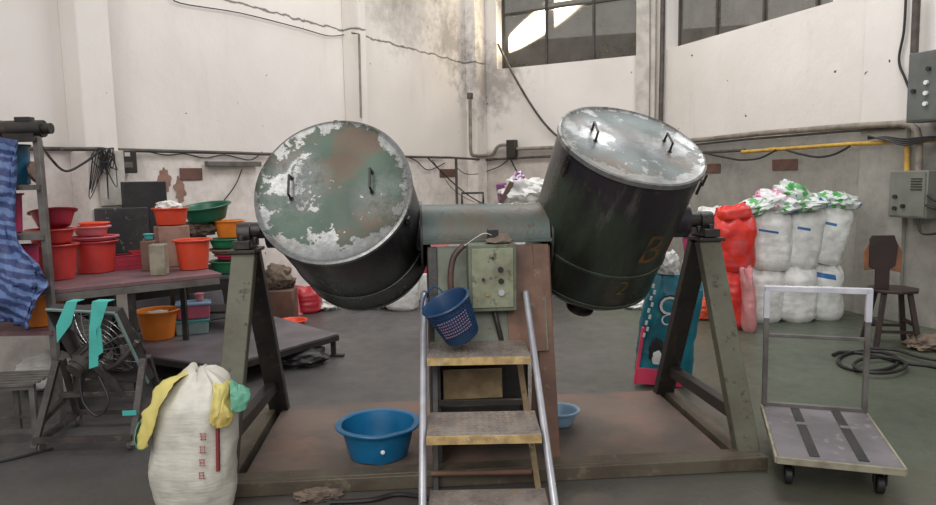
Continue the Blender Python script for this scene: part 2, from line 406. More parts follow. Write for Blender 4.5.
def sackmesh(w, d, h, seed=0, top='fold', lean=(0, 0), bulge=0, ns=48, nz=34, topn=.16):
    mb = MB(); prof = []
    for i in range(nz + 1):
        t = i / nz
        f = 1 + bulge * math.sin(math.pi * min(t / .8, 1))
        if t < .1: f *= .80 + .20 * math.sin(t / .1 * math.pi / 2)
        g = 1.0
        if top == 'fold' and t > .72:
            k = (t - .72) / .28; f *= 1 - topn * k * k; g = 1 - .62 * k ** 1.5
        if top == 'gather': f *= .80 + .2 * math.sin(min(t / .4, 1) * math.pi / 2)
        if top == 'gather' and t > .8:
            k = (t - .8) / .2; f *= 1 - .80 * k ** 1.4; g = f
        if top == 'tied' and t > .74:
            k = (t - .74) / .26; f *= 1 - .55 * math.sin(min(k, .85) / .85 * math.pi / 2) + (.18 * max(0, k - .85) / .15); g = f
        prof.append((t, f, g))
    rings = []
    for t, f, g in prof:
        ring = []
        for k in range(ns):
            a = 2 * math.pi * k / ns; ca, sa = math.cos(a), math.sin(a); e = 2 / 2.7
            x = math.copysign(abs(ca) ** e, ca) * w / 2 * f; y = math.copysign(abs(sa) ** e, sa) * d / 2 * f * (g if top == 'fold' else 1)
            z = t * h
            q = V((x * 7, y * 7, z * 5)) + V((seed * 4.7, seed * 1.3, 0))
            n = mn.noise(q) * .022 + abs(mn.noise(V((q.x * 1.2 - q.z * .5, q.y * 1.2, q.z * .45)) + V((9, 0, seed)))) * .018 + mn.noise(V((q.x * .6, q.y * .6, z * 34 + seed))) * .004 + abs(mn.noise(q * 2.4)) * .008
            if t > .75: n += .03 * (t - .75) / .25 * mn.noise(V((a * 3.1, seed, t * 3))) + .02 * (t - .75) / .25 * math.sin(a * 9 + seed)
            l = math.hypot(x, y) + 1e-6; x += x / l * n; y += y / l * n
            if t > .9: z += .05 * mn.noise(V((ca * 2 + seed, sa * 2, 1)))
            ring.append(mb.bm.verts.new((x + lean[0] * t * t, y + lean[1] * t * t, z)))
        rings.append(ring)
    for A, B in zip(rings, rings[1:]):
        for k in range(ns): mb.bm.faces.new((A[k], A[(k + 1) % ns], B[(k + 1) % ns], B[k]))
    mb.bm.faces.new(rings[0][::-1])
    c = mb.bm.verts.new(V((lean[0], lean[1], h * .97)))
    for k in range(ns): mb.bm.faces.new((rings[-1][k], rings[-1][(k + 1) % ns], c))
    return mb
def text_mesh(body, size):
    cu = bpy.data.curves.new('t', 'FONT'); cu.body = body; cu.size = size; cu.align_x = 'CENTER'; cu.align_y = 'CENTER'; cu.resolution_u = 3
    o = bpy.data.objects.new('t', cu); COL.objects.link(o)
    me = bpy.data.meshes.new_from_object(o.evaluated_get(bpy.context.evaluated_depsgraph_get()))
    bpy.data.objects.remove(o); return me

# ------------------------------------------------------------------ the setting
class Wall:
    def __init__(s, A, B, name, mkey, hole=None, H=6.6, th=.25):
        s.A = V((*A, 0)); s.B = V((*B, 0)); s.d = (s.B - s.A).normalized(); s.n = V((s.d.y, -s.d.x, 0))
        if s.n.dot(CAM - s.A) < 0: s.n = -s.n
        s.L = (s.B - s.A).length; s.m = mkey
    def px(s, px, py, off=0.):
        """where the line of sight meets the plane 'off' in front of this wall"""
        r = ray(px, py); o = s.A + s.n * off; t = (o - CAM).dot(s.n) / r.dot(s.n); return CAM + r * t
    def u(s, px, py, off=0.): return (s.px(px, py, off) - s.A).dot(s.d)
    def p(s, u, z, off=0.): return s.A + s.d * u + s.n * off + V((0, 0, z))
    def slab(s, mb, u0, u1, z0, z1, o0, o1):
        mb.prism([s.p(u0, z0, o0), s.p(u1, z0, o0), s.p(u1, z0, o1), s.p(u0, z0, o1)], z1 - z0)
    def build(s, name, H=6.6, th=.25, hole=None):
        mb = MB()
        if not hole: s.slab(mb, 0, s.L, 0, H, -th, 0)
        else:
            u0, u1, z0, z1 = hole
            s.slab(mb, 0, s.L, 0, z0, -th, 0); s.slab(mb, 0, s.L, z1, H, -th, 0)
            s.slab(mb, 0, u0, z0, z1, -th, 0); s.slab(mb, u1, s.L, z0, z1, -th, 0)
        return struct(mb.build(name, M[s.m], smooth=False, base=True))
WL = Wall((-6.2, 1.03), (.2, 12.4), 'l', 'wall_left')
WB = Wall((.2, 12.4), (2.91, 10.9), 'b', 'wall_back')
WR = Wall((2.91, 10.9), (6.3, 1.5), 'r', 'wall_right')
mb = MB(); mb.prism([(-7, -1, -.1), (7.2, -1, -.1), (7.2, 13, -.1), (-7, 13, -.1)], .1)
struct(mb.build('floor', M['floor'], smooth=False))
WL.build('wall_left')
hb = (WB.u(497, 68), WB.u(636, 56), WB.px(560, 63).z, 5.0)
WB.build('wall_back', hole=hb)
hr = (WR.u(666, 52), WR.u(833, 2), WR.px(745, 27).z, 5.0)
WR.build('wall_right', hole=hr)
# columns
def column(w, u0, u1, d, k, name, H=6.6):
    mb = MB(); w.slab(mb, u0, u1, 0, H, 0.001, d); return struct(mb.build(name, M[k], smooth=False, base=True, bevel=.01))
column(WL, WL.u(65, 100), WL.u(112, 100, .2), .24, 'wall_left', 'trim_1')
column(WL, WL.u(343, 60), WL.u(365, 60, .25), .28, 'wall_left', 'trim_2')
column(WL, WL.L - .38, WL.L - .02, .2, 'wall_left', 'trim_3')
column(WB, WB.u(638, 60) - .0, WB.L + .02, .12, 'trim', 'trim_4')
column(WR, WR.u(862, 100, .05), WR.u(908, 100, .06), .06, 'wall_right', 'trim_5')

def pane_mat():
    s = NT('dusty_window_glass')
    s.t.nodes.remove(s.b)
    tr = s.t.nodes.new('ShaderNodeBsdfTransparent'); tr.inputs[0].default_value = (.82, .80, .76, 1)
    tl = s.t.nodes.new('ShaderNodeBsdfTranslucent'); s.set(tl.inputs[0], s.mix(s.ramp(s.noise(3, 6), .4, .7), lin((214, 208, 196)), lin((170, 160, 146))))
    df = s.t.nodes.new('ShaderNodeBsdfDiffuse'); df.inputs[0].default_value = (.30, .28, .25, 1)
    m1 = s.t.nodes.new('ShaderNodeMixShader'); m1.inputs[0].default_value = .32
    s.t.links.new(tr.outputs[0], m1.inputs[1]); s.t.links.new(tl.outputs[0], m1.inputs[2])
    m2 = s.t.nodes.new('ShaderNodeMixShader'); m2.inputs[0].default_value = .12
    s.t.links.new(m1.outputs[0], m2.inputs[1]); s.t.links.new(df.outputs[0], m2.inputs[2])
    s.t.links.new(m2.outputs[0], s.out.inputs[0]); return s.m
M['pane'] = pane_mat()
M['frame'] = mat('dark_window_frame', (74, 68, 62), (60, 55, 50), 6, rough=.6)
def window(w, hole, name, mull, bars):
    u0, u1, z0, z1 = hole
    root = empty(name, w.p((u0 + u1) / 2, z0, -.12)); struct(root)
    mb = MB(); t = .035
    w.slab(mb, u0, u1, z0, z0 + t, -.27, -.21); w.slab(mb, u0, u1, z1 - t, z1, -.27, -.21)
    for u in [u0 + t / 2, *mull, u1 - t / 2]: w.slab(mb, u - t / 2, u + t / 2, z0, z1, -.27, -.21)
    for z in bars: w.slab(mb, u0, u1, z - t / 2, z + t / 2, -.27, -.21)
    mb.build('window_frame', M['frame'], root, world=True, smooth=False)
    us = [u0, *mull, u1]
    for a, b in zip(us, us[1:]):
        mb = MB(); w.slab(mb, a + t * .6, b - t * .6, z0 + t, z1 - t, -.244, -.24)
        mb.build('pane', M['pane'], root, world=True, smooth=False)
window(WB, hb, 'window_1', [WB.u(541, 30), WB.u(589, 30)], [WB.px(560, 5, -.1).z])
window(WR, hr, 'window_2', [WR.u(704, 10), WR.u(750, 10), WR.u(802, 10)], [4.55])
# building across the yard, seen dimly through the dusty panes
mb = MB()
mb.prism([(-2, 16.5, 0), (12, 12.5, 0), (12, 14, 0), (-2, 18, 0)], 4.42)
mb.build('yard_building', mat('dull_grey_yard_wall', (92, 86, 82), (74, 70, 66), 1, rough=.9), smooth=False, base=True)['kind'] = 'structure'
# added spot, aimed up from below, gives the sun streak on the dusty glass
sp = bpy.data.lights.new('window_streak_spot', 'SPOT'); sp.energy = 90000; sp.spot_size = R(11); sp.spot_blend = .8; sp.color = (1, .93, .78); sp.shadow_soft_size = .03
so = bpy.data.objects.new('window_streak_spot', sp); COL.objects.link(so)
tgt = WB.px(534, 27, -.24); src = tgt - WB.n * .5 - WB.d * 1.9 - V((0, 0, 1.05)); so.location = src
so.rotation_euler = (tgt - src).to_track_quat('-Z', 'Y').to_euler()

# ------------------------------------------------------------------ the twin drum mixer
MX = empty('drum_mixer', (.063, 3.944, 0), R(4.2), 'large green twin drum tumbling mixer on a low steel base', 'mixer')
def L(o, label): o['label'] = label; return o
for sx in (-1, 1):
    q = 1.29 if sx < 0 else 1.31; qb = 1.355 if sx < 0 else 1.37
    mb = MB().bar((sx * qb, -.48, .02), (sx * (q - .005), -.06, 1.155), .125, .07, (0, 1, 0)); L(mb.build('front_post', M['post'], MX, bevel=.006), 'grimy green front post')
    mb = MB().bar((sx * (q - .02), .60, .02), (sx * (q - .0), .06, 1.15), .12, .07, (0, 1, 0)); L(mb.build('rear_post', M['darksteel'], MX, bevel=.006), 'dark brown rear post with shade in its colour')  # rear posts get a darker colour that stands for their shaded side
    mb = MB().box((sx * q, 0, 1.163), (.15, .24, .02)); mb.build('bearing_plate', M['darksteel'], MX, bevel=.004)
    mb = MB(); mb.box((sx * q, 0, 1.20), (.09, .24, .045)); mb.cyl((sx * (q - .035), 0, 1.255), (sx * (q + .035), 0, 1.255), .062, n=28)
    mb.cyl((sx * (q - .07), -.09, 1.2), (sx * (q - .07), -.09, 1.24), .014, n=6)
    for yy in (-.095, .095): mb.cyl((sx * q, yy, 1.21), (sx * q, yy, 1.25), .016, n=6)
    mb.build('bearing', M['darksteel'], MX, bevel=.004)
    mb = MB().bar((sx * (qb - .02), -.39, .24), (sx * (q - .01), .50, .25), .06, .07, (0, 0, 1)); mb.build('side_rail', M['darksteel'], MX, bevel=.004)
    mb = MB().box((sx * 1.34, .06, .035), (.10, 1.14, .07)); mb.build('side_beam', M['beam'], MX, bevel=.004)
mb = MB().box((0, -.53, .036), (2.86, .09, .072)); mb.box((0, -.5, .07), (2.8, .10, .012)); mb.build('front_beam', M['beam'], MX, bevel=.005)
mb = MB().box((0, .62, .025), (2.70, .08, .05)); mb.build('rear_beam', M['base'], MX, bevel=.005)
mb = MB().box((0, .04, .05), (2.5, 1.1, .02)); mb.build('base_plate', M['base'], MX, smooth=False)
# centre pedestal
xl, xr = -.30, .36
mb = MB()
for x in (xl + .015, ):
    mb.prism([(x - .012, -.40, .06), (x - .012, .34, .06), (x - .012, .18, 1.16), (x - .012, -.18, 1.16)], .024, (1, 0, 0))
mb.build('side_plate', M['darksteel'], MX, smooth=False)
mb = MB().prism([(xr - .015, -.40, .06), (xr - .015, .34, .06), (xr - .015, .18, 1.16), (xr - .015, -.18, 1.16)], .024, (1, 0, 0)); mb.build('side_plate', M['brown'], MX, smooth=False)
mb = MB().bar((xr - .03, -.42, .06), (xr - .045, -.19, 1.17), .085, .03, (0, 1, 0)); L(mb.build('corner_flange', M['brown'], MX, bevel=.003), 'rusty brown flange')
mb = MB().bar((xl + .03, -.42, .06), (xl + .03, -.19, 1.17), .05, .03, (0, 1, 0)); mb.build('corner_flange', M['darksteel'], MX, bevel=.003)
mb = MB().bar((.03, -.335, .62), (.03, -.175, 1.17), .60, .014, (0, 1, 0)); mb.build('front_panel', M['green'], MX, smooth=False)
mb = MB().bar((.22, -.347, .62), (.22, -.187, 1.17), .2, .008, (0, 1, 0)); L(mb.build('patch_panel', M['brown'], MX, smooth=False), 'rust brown panel')
mb = MB().box((-.0, .02, .30), (.5, .36, .48)); mb.build('motor_box', M['darksteel'], MX, bevel=.02)
mb = MB().box((-.07, -.26, .43), (.32, .012, .16), (R(-4), 0, 0)); L(mb.build('belt_guard', M['rust'], MX, bevel=.003), 'ochre rusty guard plate')
mb = MB().box((-.03, -.22, .22), (.44, .1, .2)); mb.build('gearbox', M['darksteel'], MX, bevel=.01)
# half-round shaft housing
mb = MB(); n = 24; prof = [(.19 * math.cos(math.pi * k / n), .19 * math.sin(math.pi * k / n)) for k in range(n + 1)]
mb.prism([(xl - .02, y, 1.20 + z) for y, z in prof], xr - xl + .035, (1, 0, 0))
mb.box((.03, -.19, 1.195), (xr - xl + .04, .03, .02)); mb.box((.03, .19, 1.195), (xr - xl + .04, .03, .02))
hs = mb.build('shaft_housing', M['housing'], MX, bevel=.003)
mb = MB().tube([(-.09, .02, 1.385), (-.09, .02, 1.45), (.03, .02, 1.45), (.03, .02, 1.385)], .007); mb.build('lifting_handle', M['darksteel'], hs)
for x in (xl - .03, xr + .02):
    mb = MB().cyl((x, 0, 1.2), (x + .012, 0, 1.2), .2, n=36); mb.build('housing_flange', M['darksteel'], hs)
mb = MB().cyl((-1.33, 0, 1.27), (1.35, 0, 1.27), .045, n=20); mb.build('shaft', M['darksteel'], MX)
for a, b in ((-.42, -.32), (.36, .46)):
    mb = MB().cyl((a, 0, 1.27), (b, 0, 1.27), .14, n=32); mb.build('hub', M['drum'], MX)
for a, b in ((-1.17, -1.05), (1.02, 1.2)):
    mb = MB().cyl((a, 0, 1.27), (b, 0, 1.27), .10, n=32); mb.build('hub', M['drum'], MX)
# control box
cb = Matrix.Translation((.063, 3.944, 0)) @ Matrix.Rotation(R(4.2), 4, 'Z') @ Matrix.Translation((.035, -.31, 1.02)) @ Matrix.Rotation(R(0), 4, 'X')
mb = MB().box((0, 0, 0), (.25, .12, .35)); cbx = L(mb.build('control_box', M['green'], MX, mtx=cb, bevel=.005), 'pale green switch box')
mb = MB().box((0, -.064, 0), (.215, .01, .31)); cdr = mb.build('box_cover', mat('pale_green_cover', (138, 142, 118), (116, 116, 96), 9, rough=.5, c3=(92, 84, 66), sc3=20), cbx, bevel=.003)
for (x, z, r, k) in ((.0, .105, .006, 'black'), (.04, .045, .014, 'darksteel'), (.042, -.015, .014, 'darksteel'), (-.05, -.005, .008, 'black'), (.042, -.075, .016, 'chrome'), (-.03, -.08, .012, 'rust')):
    mb = MB().cyl((x, -.068, z), (x, -.083, z), r, n=18); mb.build('button', M[k], cbx)
mb = MB().box((.01, .0, .21), (.055, .05, .075)); mb.box((.01, -.026, .195), (.02, .01, .03)); mb.build('black_plug', M['black'], cbx, bevel=.004)
mb = cloth([[(-.03, -.06, .182), (.03, -.075, .19), (.09, -.05, .183)], [(-.03, -.02, .195), (.05, -.02, .215), (.12, -.0, .19)], [(-.02, .04, .185), (.05, .04, .2), (.1, .04, .185)]], 12, 12, .012, 20)
mb.build('rag', M['cloth'], cbx, solid=.003)
mb = MB().tube([(-.14, .0, .17), (-.2, -.01, .1), (-.215, -.02, -.05), (-.17, -.01, -.2), (-.15, .02, -.3)], .016, 10, 6); mb.build('conduit', M['redpipe'], cbx)
mb = MB().tube([(.01, 0, -.17), (.03, -.02, -.27), (.06, .0, -.4)], .014, 10, 6); mb.build('conduit', M['darksteel'], cbx)
mb = MB().tube([(-.14, -.03, .17), (-.05, -.06, .23), (.0, -.03, .22)], .0018, 6, 6); mb.build('wire', M['whiteink'], cbx)

def drum(center, a, xhint, lid_m, name_label, Rr=.408, Lh=.40):
    a = V(a).normalized(); x = (V(xhint) - a * V(xhint).dot(a)).normalized(); y = a.cross(x)
    m = Matrix.Translation(center) @ Matrix((x, y, a)).transposed().to_4x4()
    mb = MB()
    mb.lathe([(0, -Lh - .075), (.2, -Lh - .065), (.33, -Lh - .035), (Rr - .02, -Lh + .01), (Rr, -Lh + .04), (Rr, Lh), (Rr - .01, Lh), (0, Lh)], 72)
    d = L(mb.build('drum', M['drum'], MX, mtx=m), name_label)
    for z, w in ((-Lh + .27, .006), (-Lh + .045, .004)):
        mb = MB().lathe([(Rr - .004, z - .012), (Rr + w, z - .008), (Rr + w, z + .008), (Rr - .004, z + .012)], 72); mb.build('hoop', M['drum'], d)
    mb = MB(); r2 = Rr + .010
    mb.lathe([(0, Lh + .022), (.2, Lh + .02), (r2 - .03, Lh + .012), (r2 - .012, Lh + .022), (r2, Lh + .018), (r2 + .001, Lh - .006), (r2 - .008, Lh - .006)], 96, wob=.004)
    ld = mb.build('lid', lid_m, d)
    for hx in (-.21, .2):
        mb = MB(); z = Lh + .014
        mb.tube([(hx, -.035, z), (hx, -.03, z + .055), (hx, .075, z + .055), (hx, .08, z)], .0065, 8)
        for yy in (-.035, .08): mb.cyl((hx, yy, z), (hx, yy, z + .008), .012, n=12)
        mb.build('lid_handle', M['darksteel'], d)
    for ang in (205, 335, 90):
        c, s_ = math.cos(R(ang)), math.sin(R(ang)); mb = MB()
        rot = Matrix.Rotation(R(ang), 3, 'Z')
        mb.box((c * (Rr + .015), s_ * (Rr + .015), Lh - .09), (.014, .03, .08), rot); mb.box((c * (Rr + .024), s_ * (Rr + .024), Lh - .04), (.012, .02, .07), rot)
        mb.build('latch', M['darksteel'], d, bevel=.002)
    mb = MB().cyl((-.04, -.22, -Lh - .125), (-.04, -.22, -Lh - .02), .066, n=28); mb.cyl((-.04, -.22, -Lh - .115), (-.04, -.22, -Lh - .095), .084, n=28); mb.build('outlet', M['darksteel'], d)
    return d, m
dL, mL = drum((-.645, 3.90, 1.295), (-.07, -.88, .47), (1, .03, 0.02), M['lidL'], 'left dark green drum tipped towards the viewer', .393, .40)
dR, mR = drum((.795, 3.985, 1.33), (.195, -.52, .83), (1, .1, -.12), M['lidR'], 'right dark green drum standing steeper', .393, .43)
def stencil(txt, size, ang, z, tilt, k):
    me = text_mesh(txt, size); mb = MB(); mb.bm.from_mesh(me); bmesh.ops.subdivide_edges(mb.bm, edges=mb.bm.edges, cuts=2)
    rr = .3945
    for v in mb.bm.verts:
        q = Matrix.Rotation(tilt, 2) @ v.co.to_2d(); t = R(ang) + q.x / rr
        v.co = V((rr * math.cos(t), rr * math.sin(t), z + q.y))
    mb.build('stencil_letter', M[k], dR, smooth=False)
stencil('B', .27, 296, .02, R(-6), 'stencil'); stencil('2', .14, 283, -.24, R(-6), 'stencilg')

# ------------------------------------------------------------------ step ladder
ST = empty('step_ladder', (.03, 3.2, 0), R(-1), 'steel step ladder with three chequer plate treads leaning at the mixer', 'ladder')
def loc(p): return WM[ST].inverted() @ V(p)
tops = [(-.237, 3.60, .90), (.300, 3.58, .90)]; bots = [(-.205, 2.60, .0), (.352, 2.58, .0)]
for t, b in zip(tops, bots):
    t, b = V(t), V(b); k = t + V((0, .05, .02)); mb = MB().tube([b, b.lerp(t, .5), t, t + (t - b).normalized() * .02 + V((0, .01, .0)), k + V((0, .05, .005)), k + V((0, .12, -.02))], .017, 12, 5)
    mb.build('side_rail', M['chrome'], ST, world=True)
for i, (z, y0, y1) in enumerate(((.68, 3.29, 3.62), (.42, 2.95, 3.26), (.16, 2.70, 2.98))):
    ta = (z - 0) / .9; xl_ = bots[0][0] + (tops[0][0] - bots[0][0]) * ta + .022; xr_ = bots[1][0] + (tops[1][0] - bots[1][0]) * ta - .022
    mb = MB().box(((xl_ + xr_) / 2, (y0 + y1) / 2, z - .006), (xr_ - xl_, y1 - y0, .012))
    random.seed(i)
    nx, ny = 15, 9
    for a in range(nx):
        for b in range(ny):
            x = xl_ + .02 + (xr_ - xl_ - .04) * a / (nx - 1); y = y0 + .02 + (y1 - y0 - .04) * b / (ny - 1)
            mb.box((x, y, z + .001), (.024, .006, .003), (0, 0, R(45 if (a + b) % 2 else -45)))
    tr = mb.build('tread', M['tread'], ST, world=True, smooth=False)
    mb = MB().box(((xl_ + xr_) / 2, y0 - .005, z - .018), (xr_ - xl_, .01, .036))
    for a in range(34): mb.box((xl_ + .01 + (xr_ - xl_ - .02) * a / 33, y0 - .0108, z - .018), (.004, .002, .024), (0, R(30), 0))
    mb.build('tread_edge', M['treadedge'], tr, world=True, smooth=False)
for x0, x1 in ((-.18, -.18), (.245, .325)):
    mb = MB().bar((x1, 3.3, 0), (x0, 3.56, .67), .03, .03, (0, 1, 0)); mb.build('rear_leg', M['darksteel' if x0 < 0 else 'rust'], ST, world=True, bevel=.003)
mb = MB().cyl((-.2, 3.29, .1), (.29, 3.29, .1), .014); mb.build('cross_bar', M['brown'], ST, world=True)
for z, y in ((.4, 3.44), ): mb = MB().bar((-.18, y + .02, z), (.26, y + .02, z), .025, .025, (0, 0, 1)); mb.build('cross_bar', M['darksteel'], ST, world=True)

# ------------------------------------------------------------------ plastic ware builders
def bucket(rt, rb, h, mk, name='bucket', lip=.012, handle=None, n=48, inside=.006, wob=0, seed=0, flare=0):
    mb = MB(); pr = [(0, .004), (rb - .01, 0), (rb, .006)]
    for k in range(1, 7):
        t = k / 6; pr.append((rb + (rt - rb) * (t ** (1 + flare)), h * t if k < 6 else h - .004))
    pr += [(rt + lip, h - .012), (rt + lip + .003, h - .004), (rt + lip, h), (rt, h), (rt - inside, h - .004)]
    for k in range(5, -1, -1):
        t = k / 6; pr.append((rb + (rt - rb) * (t ** (1 + flare)) - inside, max(h * t, .012)))
    pr.append((0, .012)); mb.lathe(pr, n, wob=wob, seed=seed)
    root = mb.build(name, M[mk])
    if handle:
        mb = MB().tube([((rt + lip) * math.cos(a), (rt + lip) * math.sin(a) * .25 - handle * math.sin(a) * .0 - .02 - (rt) * .9 * math.sin(a), h - .01 - handle * math.sin(a)) for a in [math.pi * k / 14 for k in range(15)]], .003, 6)
        mb.build('bail', M['chrome'], root)
    return root
def putb(o, px, py, z, label, cat, group=None, rx=0, ry=0):
    """stand it where the line of sight meets height z (py is where its base centre shows)"""
    p = PZ(px, py, z); place(o, p, 0, rx, ry); return tag(o, label, cat, group)

# blue basin and light blue basin on the mixer base
PLZ = .0605
o = bucket(.20, .155, .18, 'blue', 'basin', lip=.026, wob=.004)
mb = MB().lathe([(0, .0), (.008, 0), (.012, .012), (.0, .03)], 12, Matrix.Translation((.045, -.172, .08)) @ Matrix.Rotation(R(78), 4, 'X')); mb.build('paint_splash', M['whiteink'], o)
putb(o, 379, 454, PLZ, 'large bright blue plastic basin on the mixer base beside the ladder', 'basin')
o = bucket(.105, .07, .10, 'lightblue', 'basin', lip=.012)
putb(o, 560, 425, PLZ, 'small pale blue plastic basin behind the right foot of the pedestal', 'basin')

# colander hanging on the ladder top
CO = empty('colander', (-.06, 3.50, .72), 0, 'blue plastic mesh basket hanging tilted from the top of the ladder', 'basket')
mtx = Matrix.Translation((-.03, 3.43, .745)) @ Matrix.Rotation(R(-24), 4, 'Y') @ Matrix.Rotation(R(14), 4, 'X')
h = .22; mb = MB(); pr = []
pr = [(0, 0), (.07, 0), (.085, .01), (.115, h - .02), (.122, h - .015), (.128, h - .005), (.124, h), (.116, h), (.11, h - .01), (.08, .014), (0, .012)]
mb.lathe(pr, 40); mb.build('basket_body', M['navy'], CO, mtx=mtx)
mb = MB()
for a in range(30):
    t = 2 * math.pi * a / 30; mb.tube([(.088 * math.cos(t), .088 * math.sin(t), .02), (.117 * math.cos(t), .117 * math.sin(t), h - .025)], .0022, 5)
for k in range(11):
    z = .025 + k * .016; r = .087 + (.117 - .087) * (z - .02) / (h - .045) + .001
    mb.tube([(r * math.cos(2 * math.pi * q / 36), r * math.sin(2 * math.pi * q / 36), z) for q in range(36)], .0018, 5, closed=True)
mb.build('mesh_ribs', M['navy'], CO, mtx=mtx)
mb = MB()
for iz in range(6):
    for ia in range(13):
        t = R(232 + ia * 6.4); z = .075 + iz * .017 + ia * .001; r = .094 + .03 * (z / h) + .003
        mb.box((r * math.cos(t), r * math.sin(t), z), (.003, .007, .007), Matrix.Rotation(t, 3, 'Z'))
L(mb.build('mesh_print', M['print'], CO, mtx=mtx), 'faded pink print')
mb = MB().tube([(.0, .12, h - .01), (-.03, .16, h + .03), (-.09, .13, h + .02), (-.12, .03, h)], .005, 8, 5); mb.build('hanging_loop', M['navy'], CO, mtx=mtx)

# ------------------------------------------------------------------ front sack with bags
fs = PZ(189, 512, 0); fs.y = 3.08; fs.x = -1.27
mb = sackmesh(.335, .30, .70, 3, 'gather', (.035, .02), .03); FS = mb.build('woven_sack', M['frontsack'])
place(FS, (fs.x, 3.08, 0)); WM[FS] = Matrix.Translation((fs.x, 3.08, 0))
tag(FS, 'tall cream woven sack with faded red lettering standing in front of the left post', 'sack')
random.seed(5)
def glyph(mb, cx, cz, s, yfun):
    for k in range(3): mb.box((cx, yfun(cx, cz + s * (k - 1) * .38), cz + s * (k - 1) * .38), (s * random.uniform(.6, .95), .002, s * .1))
    for k in range(2): mb.box((cx + s * (k - .5) * .5, yfun(cx, cz), cz), (s * .1, .002, s * random.uniform(.6, .95)))
yf = lambda x, z: -.163 + max(0, abs(x) - .08) * .9
for k in range(4):
    mb = MB(); glyph(mb, .112 - k * .006, .45 - k * .058, .034, lambda x, z: -.162); mb.build('red_character', M['redink'], FS)
mb = MB(); mb.bar((.160, -.118, .47), (.154, -.125, .28), .012, .02, (0, 1, 0)); mb.build('red_stripe', M['redinkd'], FS)
for k in range(3):
    mb = MB(); glyph(mb, .05 + k * .045, .10, .03, lambda x, z: -.146); mb.build('red_character', M['redinkd'], FS)
# yellow and green bags draped over it
def wl(x, y, z): return (fs.x + .015 + x * .87, 3.08 + y, z)
def drape(rows, m, seed, label, amp=.014):
    mb = cloth([[wl(*p) for p in r_] for r_ in rows], 26, 26, amp, 13, seed); tag(mb.build('plastic_bag', M[m], base=True, solid=.003), label, 'bag')
drape([[(.02, .06, .68), (-.06, .10, .67), (-.12, .13, .63)], [(-.03, -.07, .685), (-.11, -.04, .67), (-.155, .06, .62)], [(-.05, -.165, .635), (-.155, -.10, .62), (-.185, .02, .58)], [(-.10, -.195, .55), (-.19, -.13, .545), (-.21, -.03, .53)], [(-.14, -.19, .47), (-.20, -.15, .46), (-.22, -.07, .45)], [(-.17, -.16, .42), (-.19, -.155, .40), (-.215, -.09, .41)]], 'yellowbag', 2, 'crumpled yellow plastic bag draped over the left shoulder of the cream sack')
drape([[(-.215, -.14, .50), (-.24, -.08, .50), (-.24, .0, .50)], [(-.225, -.17, .44), (-.25, -.10, .43), (-.25, -.03, .44)], [(-.20, -.16, .385), (-.24, -.11, .37), (-.235, -.06, .39)]], 'greenbag', 5, 'pale green plastic bag hanging below the yellow one on the sack', .01)
drape([[(.10, -.03, .665), (.13, .03, .655), (.16, .08, .635)], [(.14, -.08, .64), (.18, -.04, .63), (.21, .04, .60)], [(.155, -.15, .585), (.20, -.13, .57), (.235, -.04, .555)], [(.165, -.19, .52), (.20, -.17, .49), (.225, -.12, .48)]], 'yellowbag', 8, 'yellow plastic bag tucked over the right shoulder of the cream sack')
drape([[(.19, .02, .65), (.23, .02, .63), (.28, .03, .60)], [(.215, -.06, .60), (.25, -.05, .585), (.29, -.01, .565)], [(.235, -.11, .545), (.26, -.09, .53), (.285, -.05, .53)]], 'greenbag', 9, 'green plastic bag sticking out right of the sack beside the mixer post', .01)

# ------------------------------------------------------------------ platform trolley
c_nl, c_nr, c_bl = V((1.455, 3.22, 0)), V((1.975, 3.05, 0)), V((1.665, 3.97, 0))
ty = math.atan2(c_nr.y - c_nl.y, c_nr.x - c_nl.x); tw = .54; tl = .80
TR = empty('platform_trolley', ((c_nl + c_nr) / 2), ty + R(0), 'grey platform trolley with a silver push handle and two black deck strips', 'trolley')
# local: x across, y depth
mb = MB().box((0, tl / 2, .175), (tw, tl, .02)); L(mb.build('deck', M['trolley'], TR, bevel=.004), 'dusty grey deck')
mb = MB()
for a, b in (((-tw / 2, 0), (tw / 2, 0)), ((-tw / 2, tl), (tw / 2, tl)), ((-tw / 2, 0), (-tw / 2, tl)), ((tw / 2, 0), (tw / 2, tl))):
    mb.bar((*a, .168), (*b, .168), .018, .034, (0, 0, 1))
mb.build('deck_frame', M['cream'], TR, bevel=.003)
for x in (-.10, .11):
    mb = MB().box((x, tl * .5, .1865), (.045, tl * .9, .004)); st = L(mb.build('anti_slip_strip', M['black'], TR, smooth=False), 'black rubber strip')
    mb = MB().box((x, tl * .62, .189), (.047, .04, .003)); mb.build('strip_joint', M['steel'], st, smooth=False)
for x in (-.2, .2):
    for y in (.14, tl - .14):
        mb = MB().cyl((x - .018, y, .046), (x + .018, y, .046), .046, n=28); w_ = mb.build('castor_wheel', M['black'], TR, bevel=.006)
        mb = MB(); mb.box((x, y, .14), (.07, .08, .008))
        for s_ in (-1, 1): mb.bar((x + s_ * .026, y, .045), (x + s_ * .026, y - .01, .14), .005, .04, (0, 1, 0))
        mb.build('castor_fork', M['darksteel'], w_)
hx = tw / 2 - .01; hy = tl - .01
mb = MB()
for s_ in (-1, 1): mb.bar((s_ * hx, hy, .15), (s_ * hx, hy, .86), .028, .028, (0, 1, 0))
mb.bar((-hx, hy, .6), (hx, hy, .6), .02, .02, (0, 1, 0)); mb.bar((-hx, hy, .19), (hx, hy, .19), .03, .03, (0, 1, 0))
mb.build('handle_frame', M['greymetal'], TR, bevel=.003)
mb = MB()
for s_ in (-1, 1): mb.bar((s_ * hx, hy, .70), (s_ * hx, hy, .888), .033, .033, (0, 1, 0))
mb.bar((-hx - .016, hy, .872), (hx + .016, hy, .872), .033, .033, (0, 0, 1))
L(mb.build('push_bar', M['pushbar'], TR, bevel=.003), 'bright silver push bar')
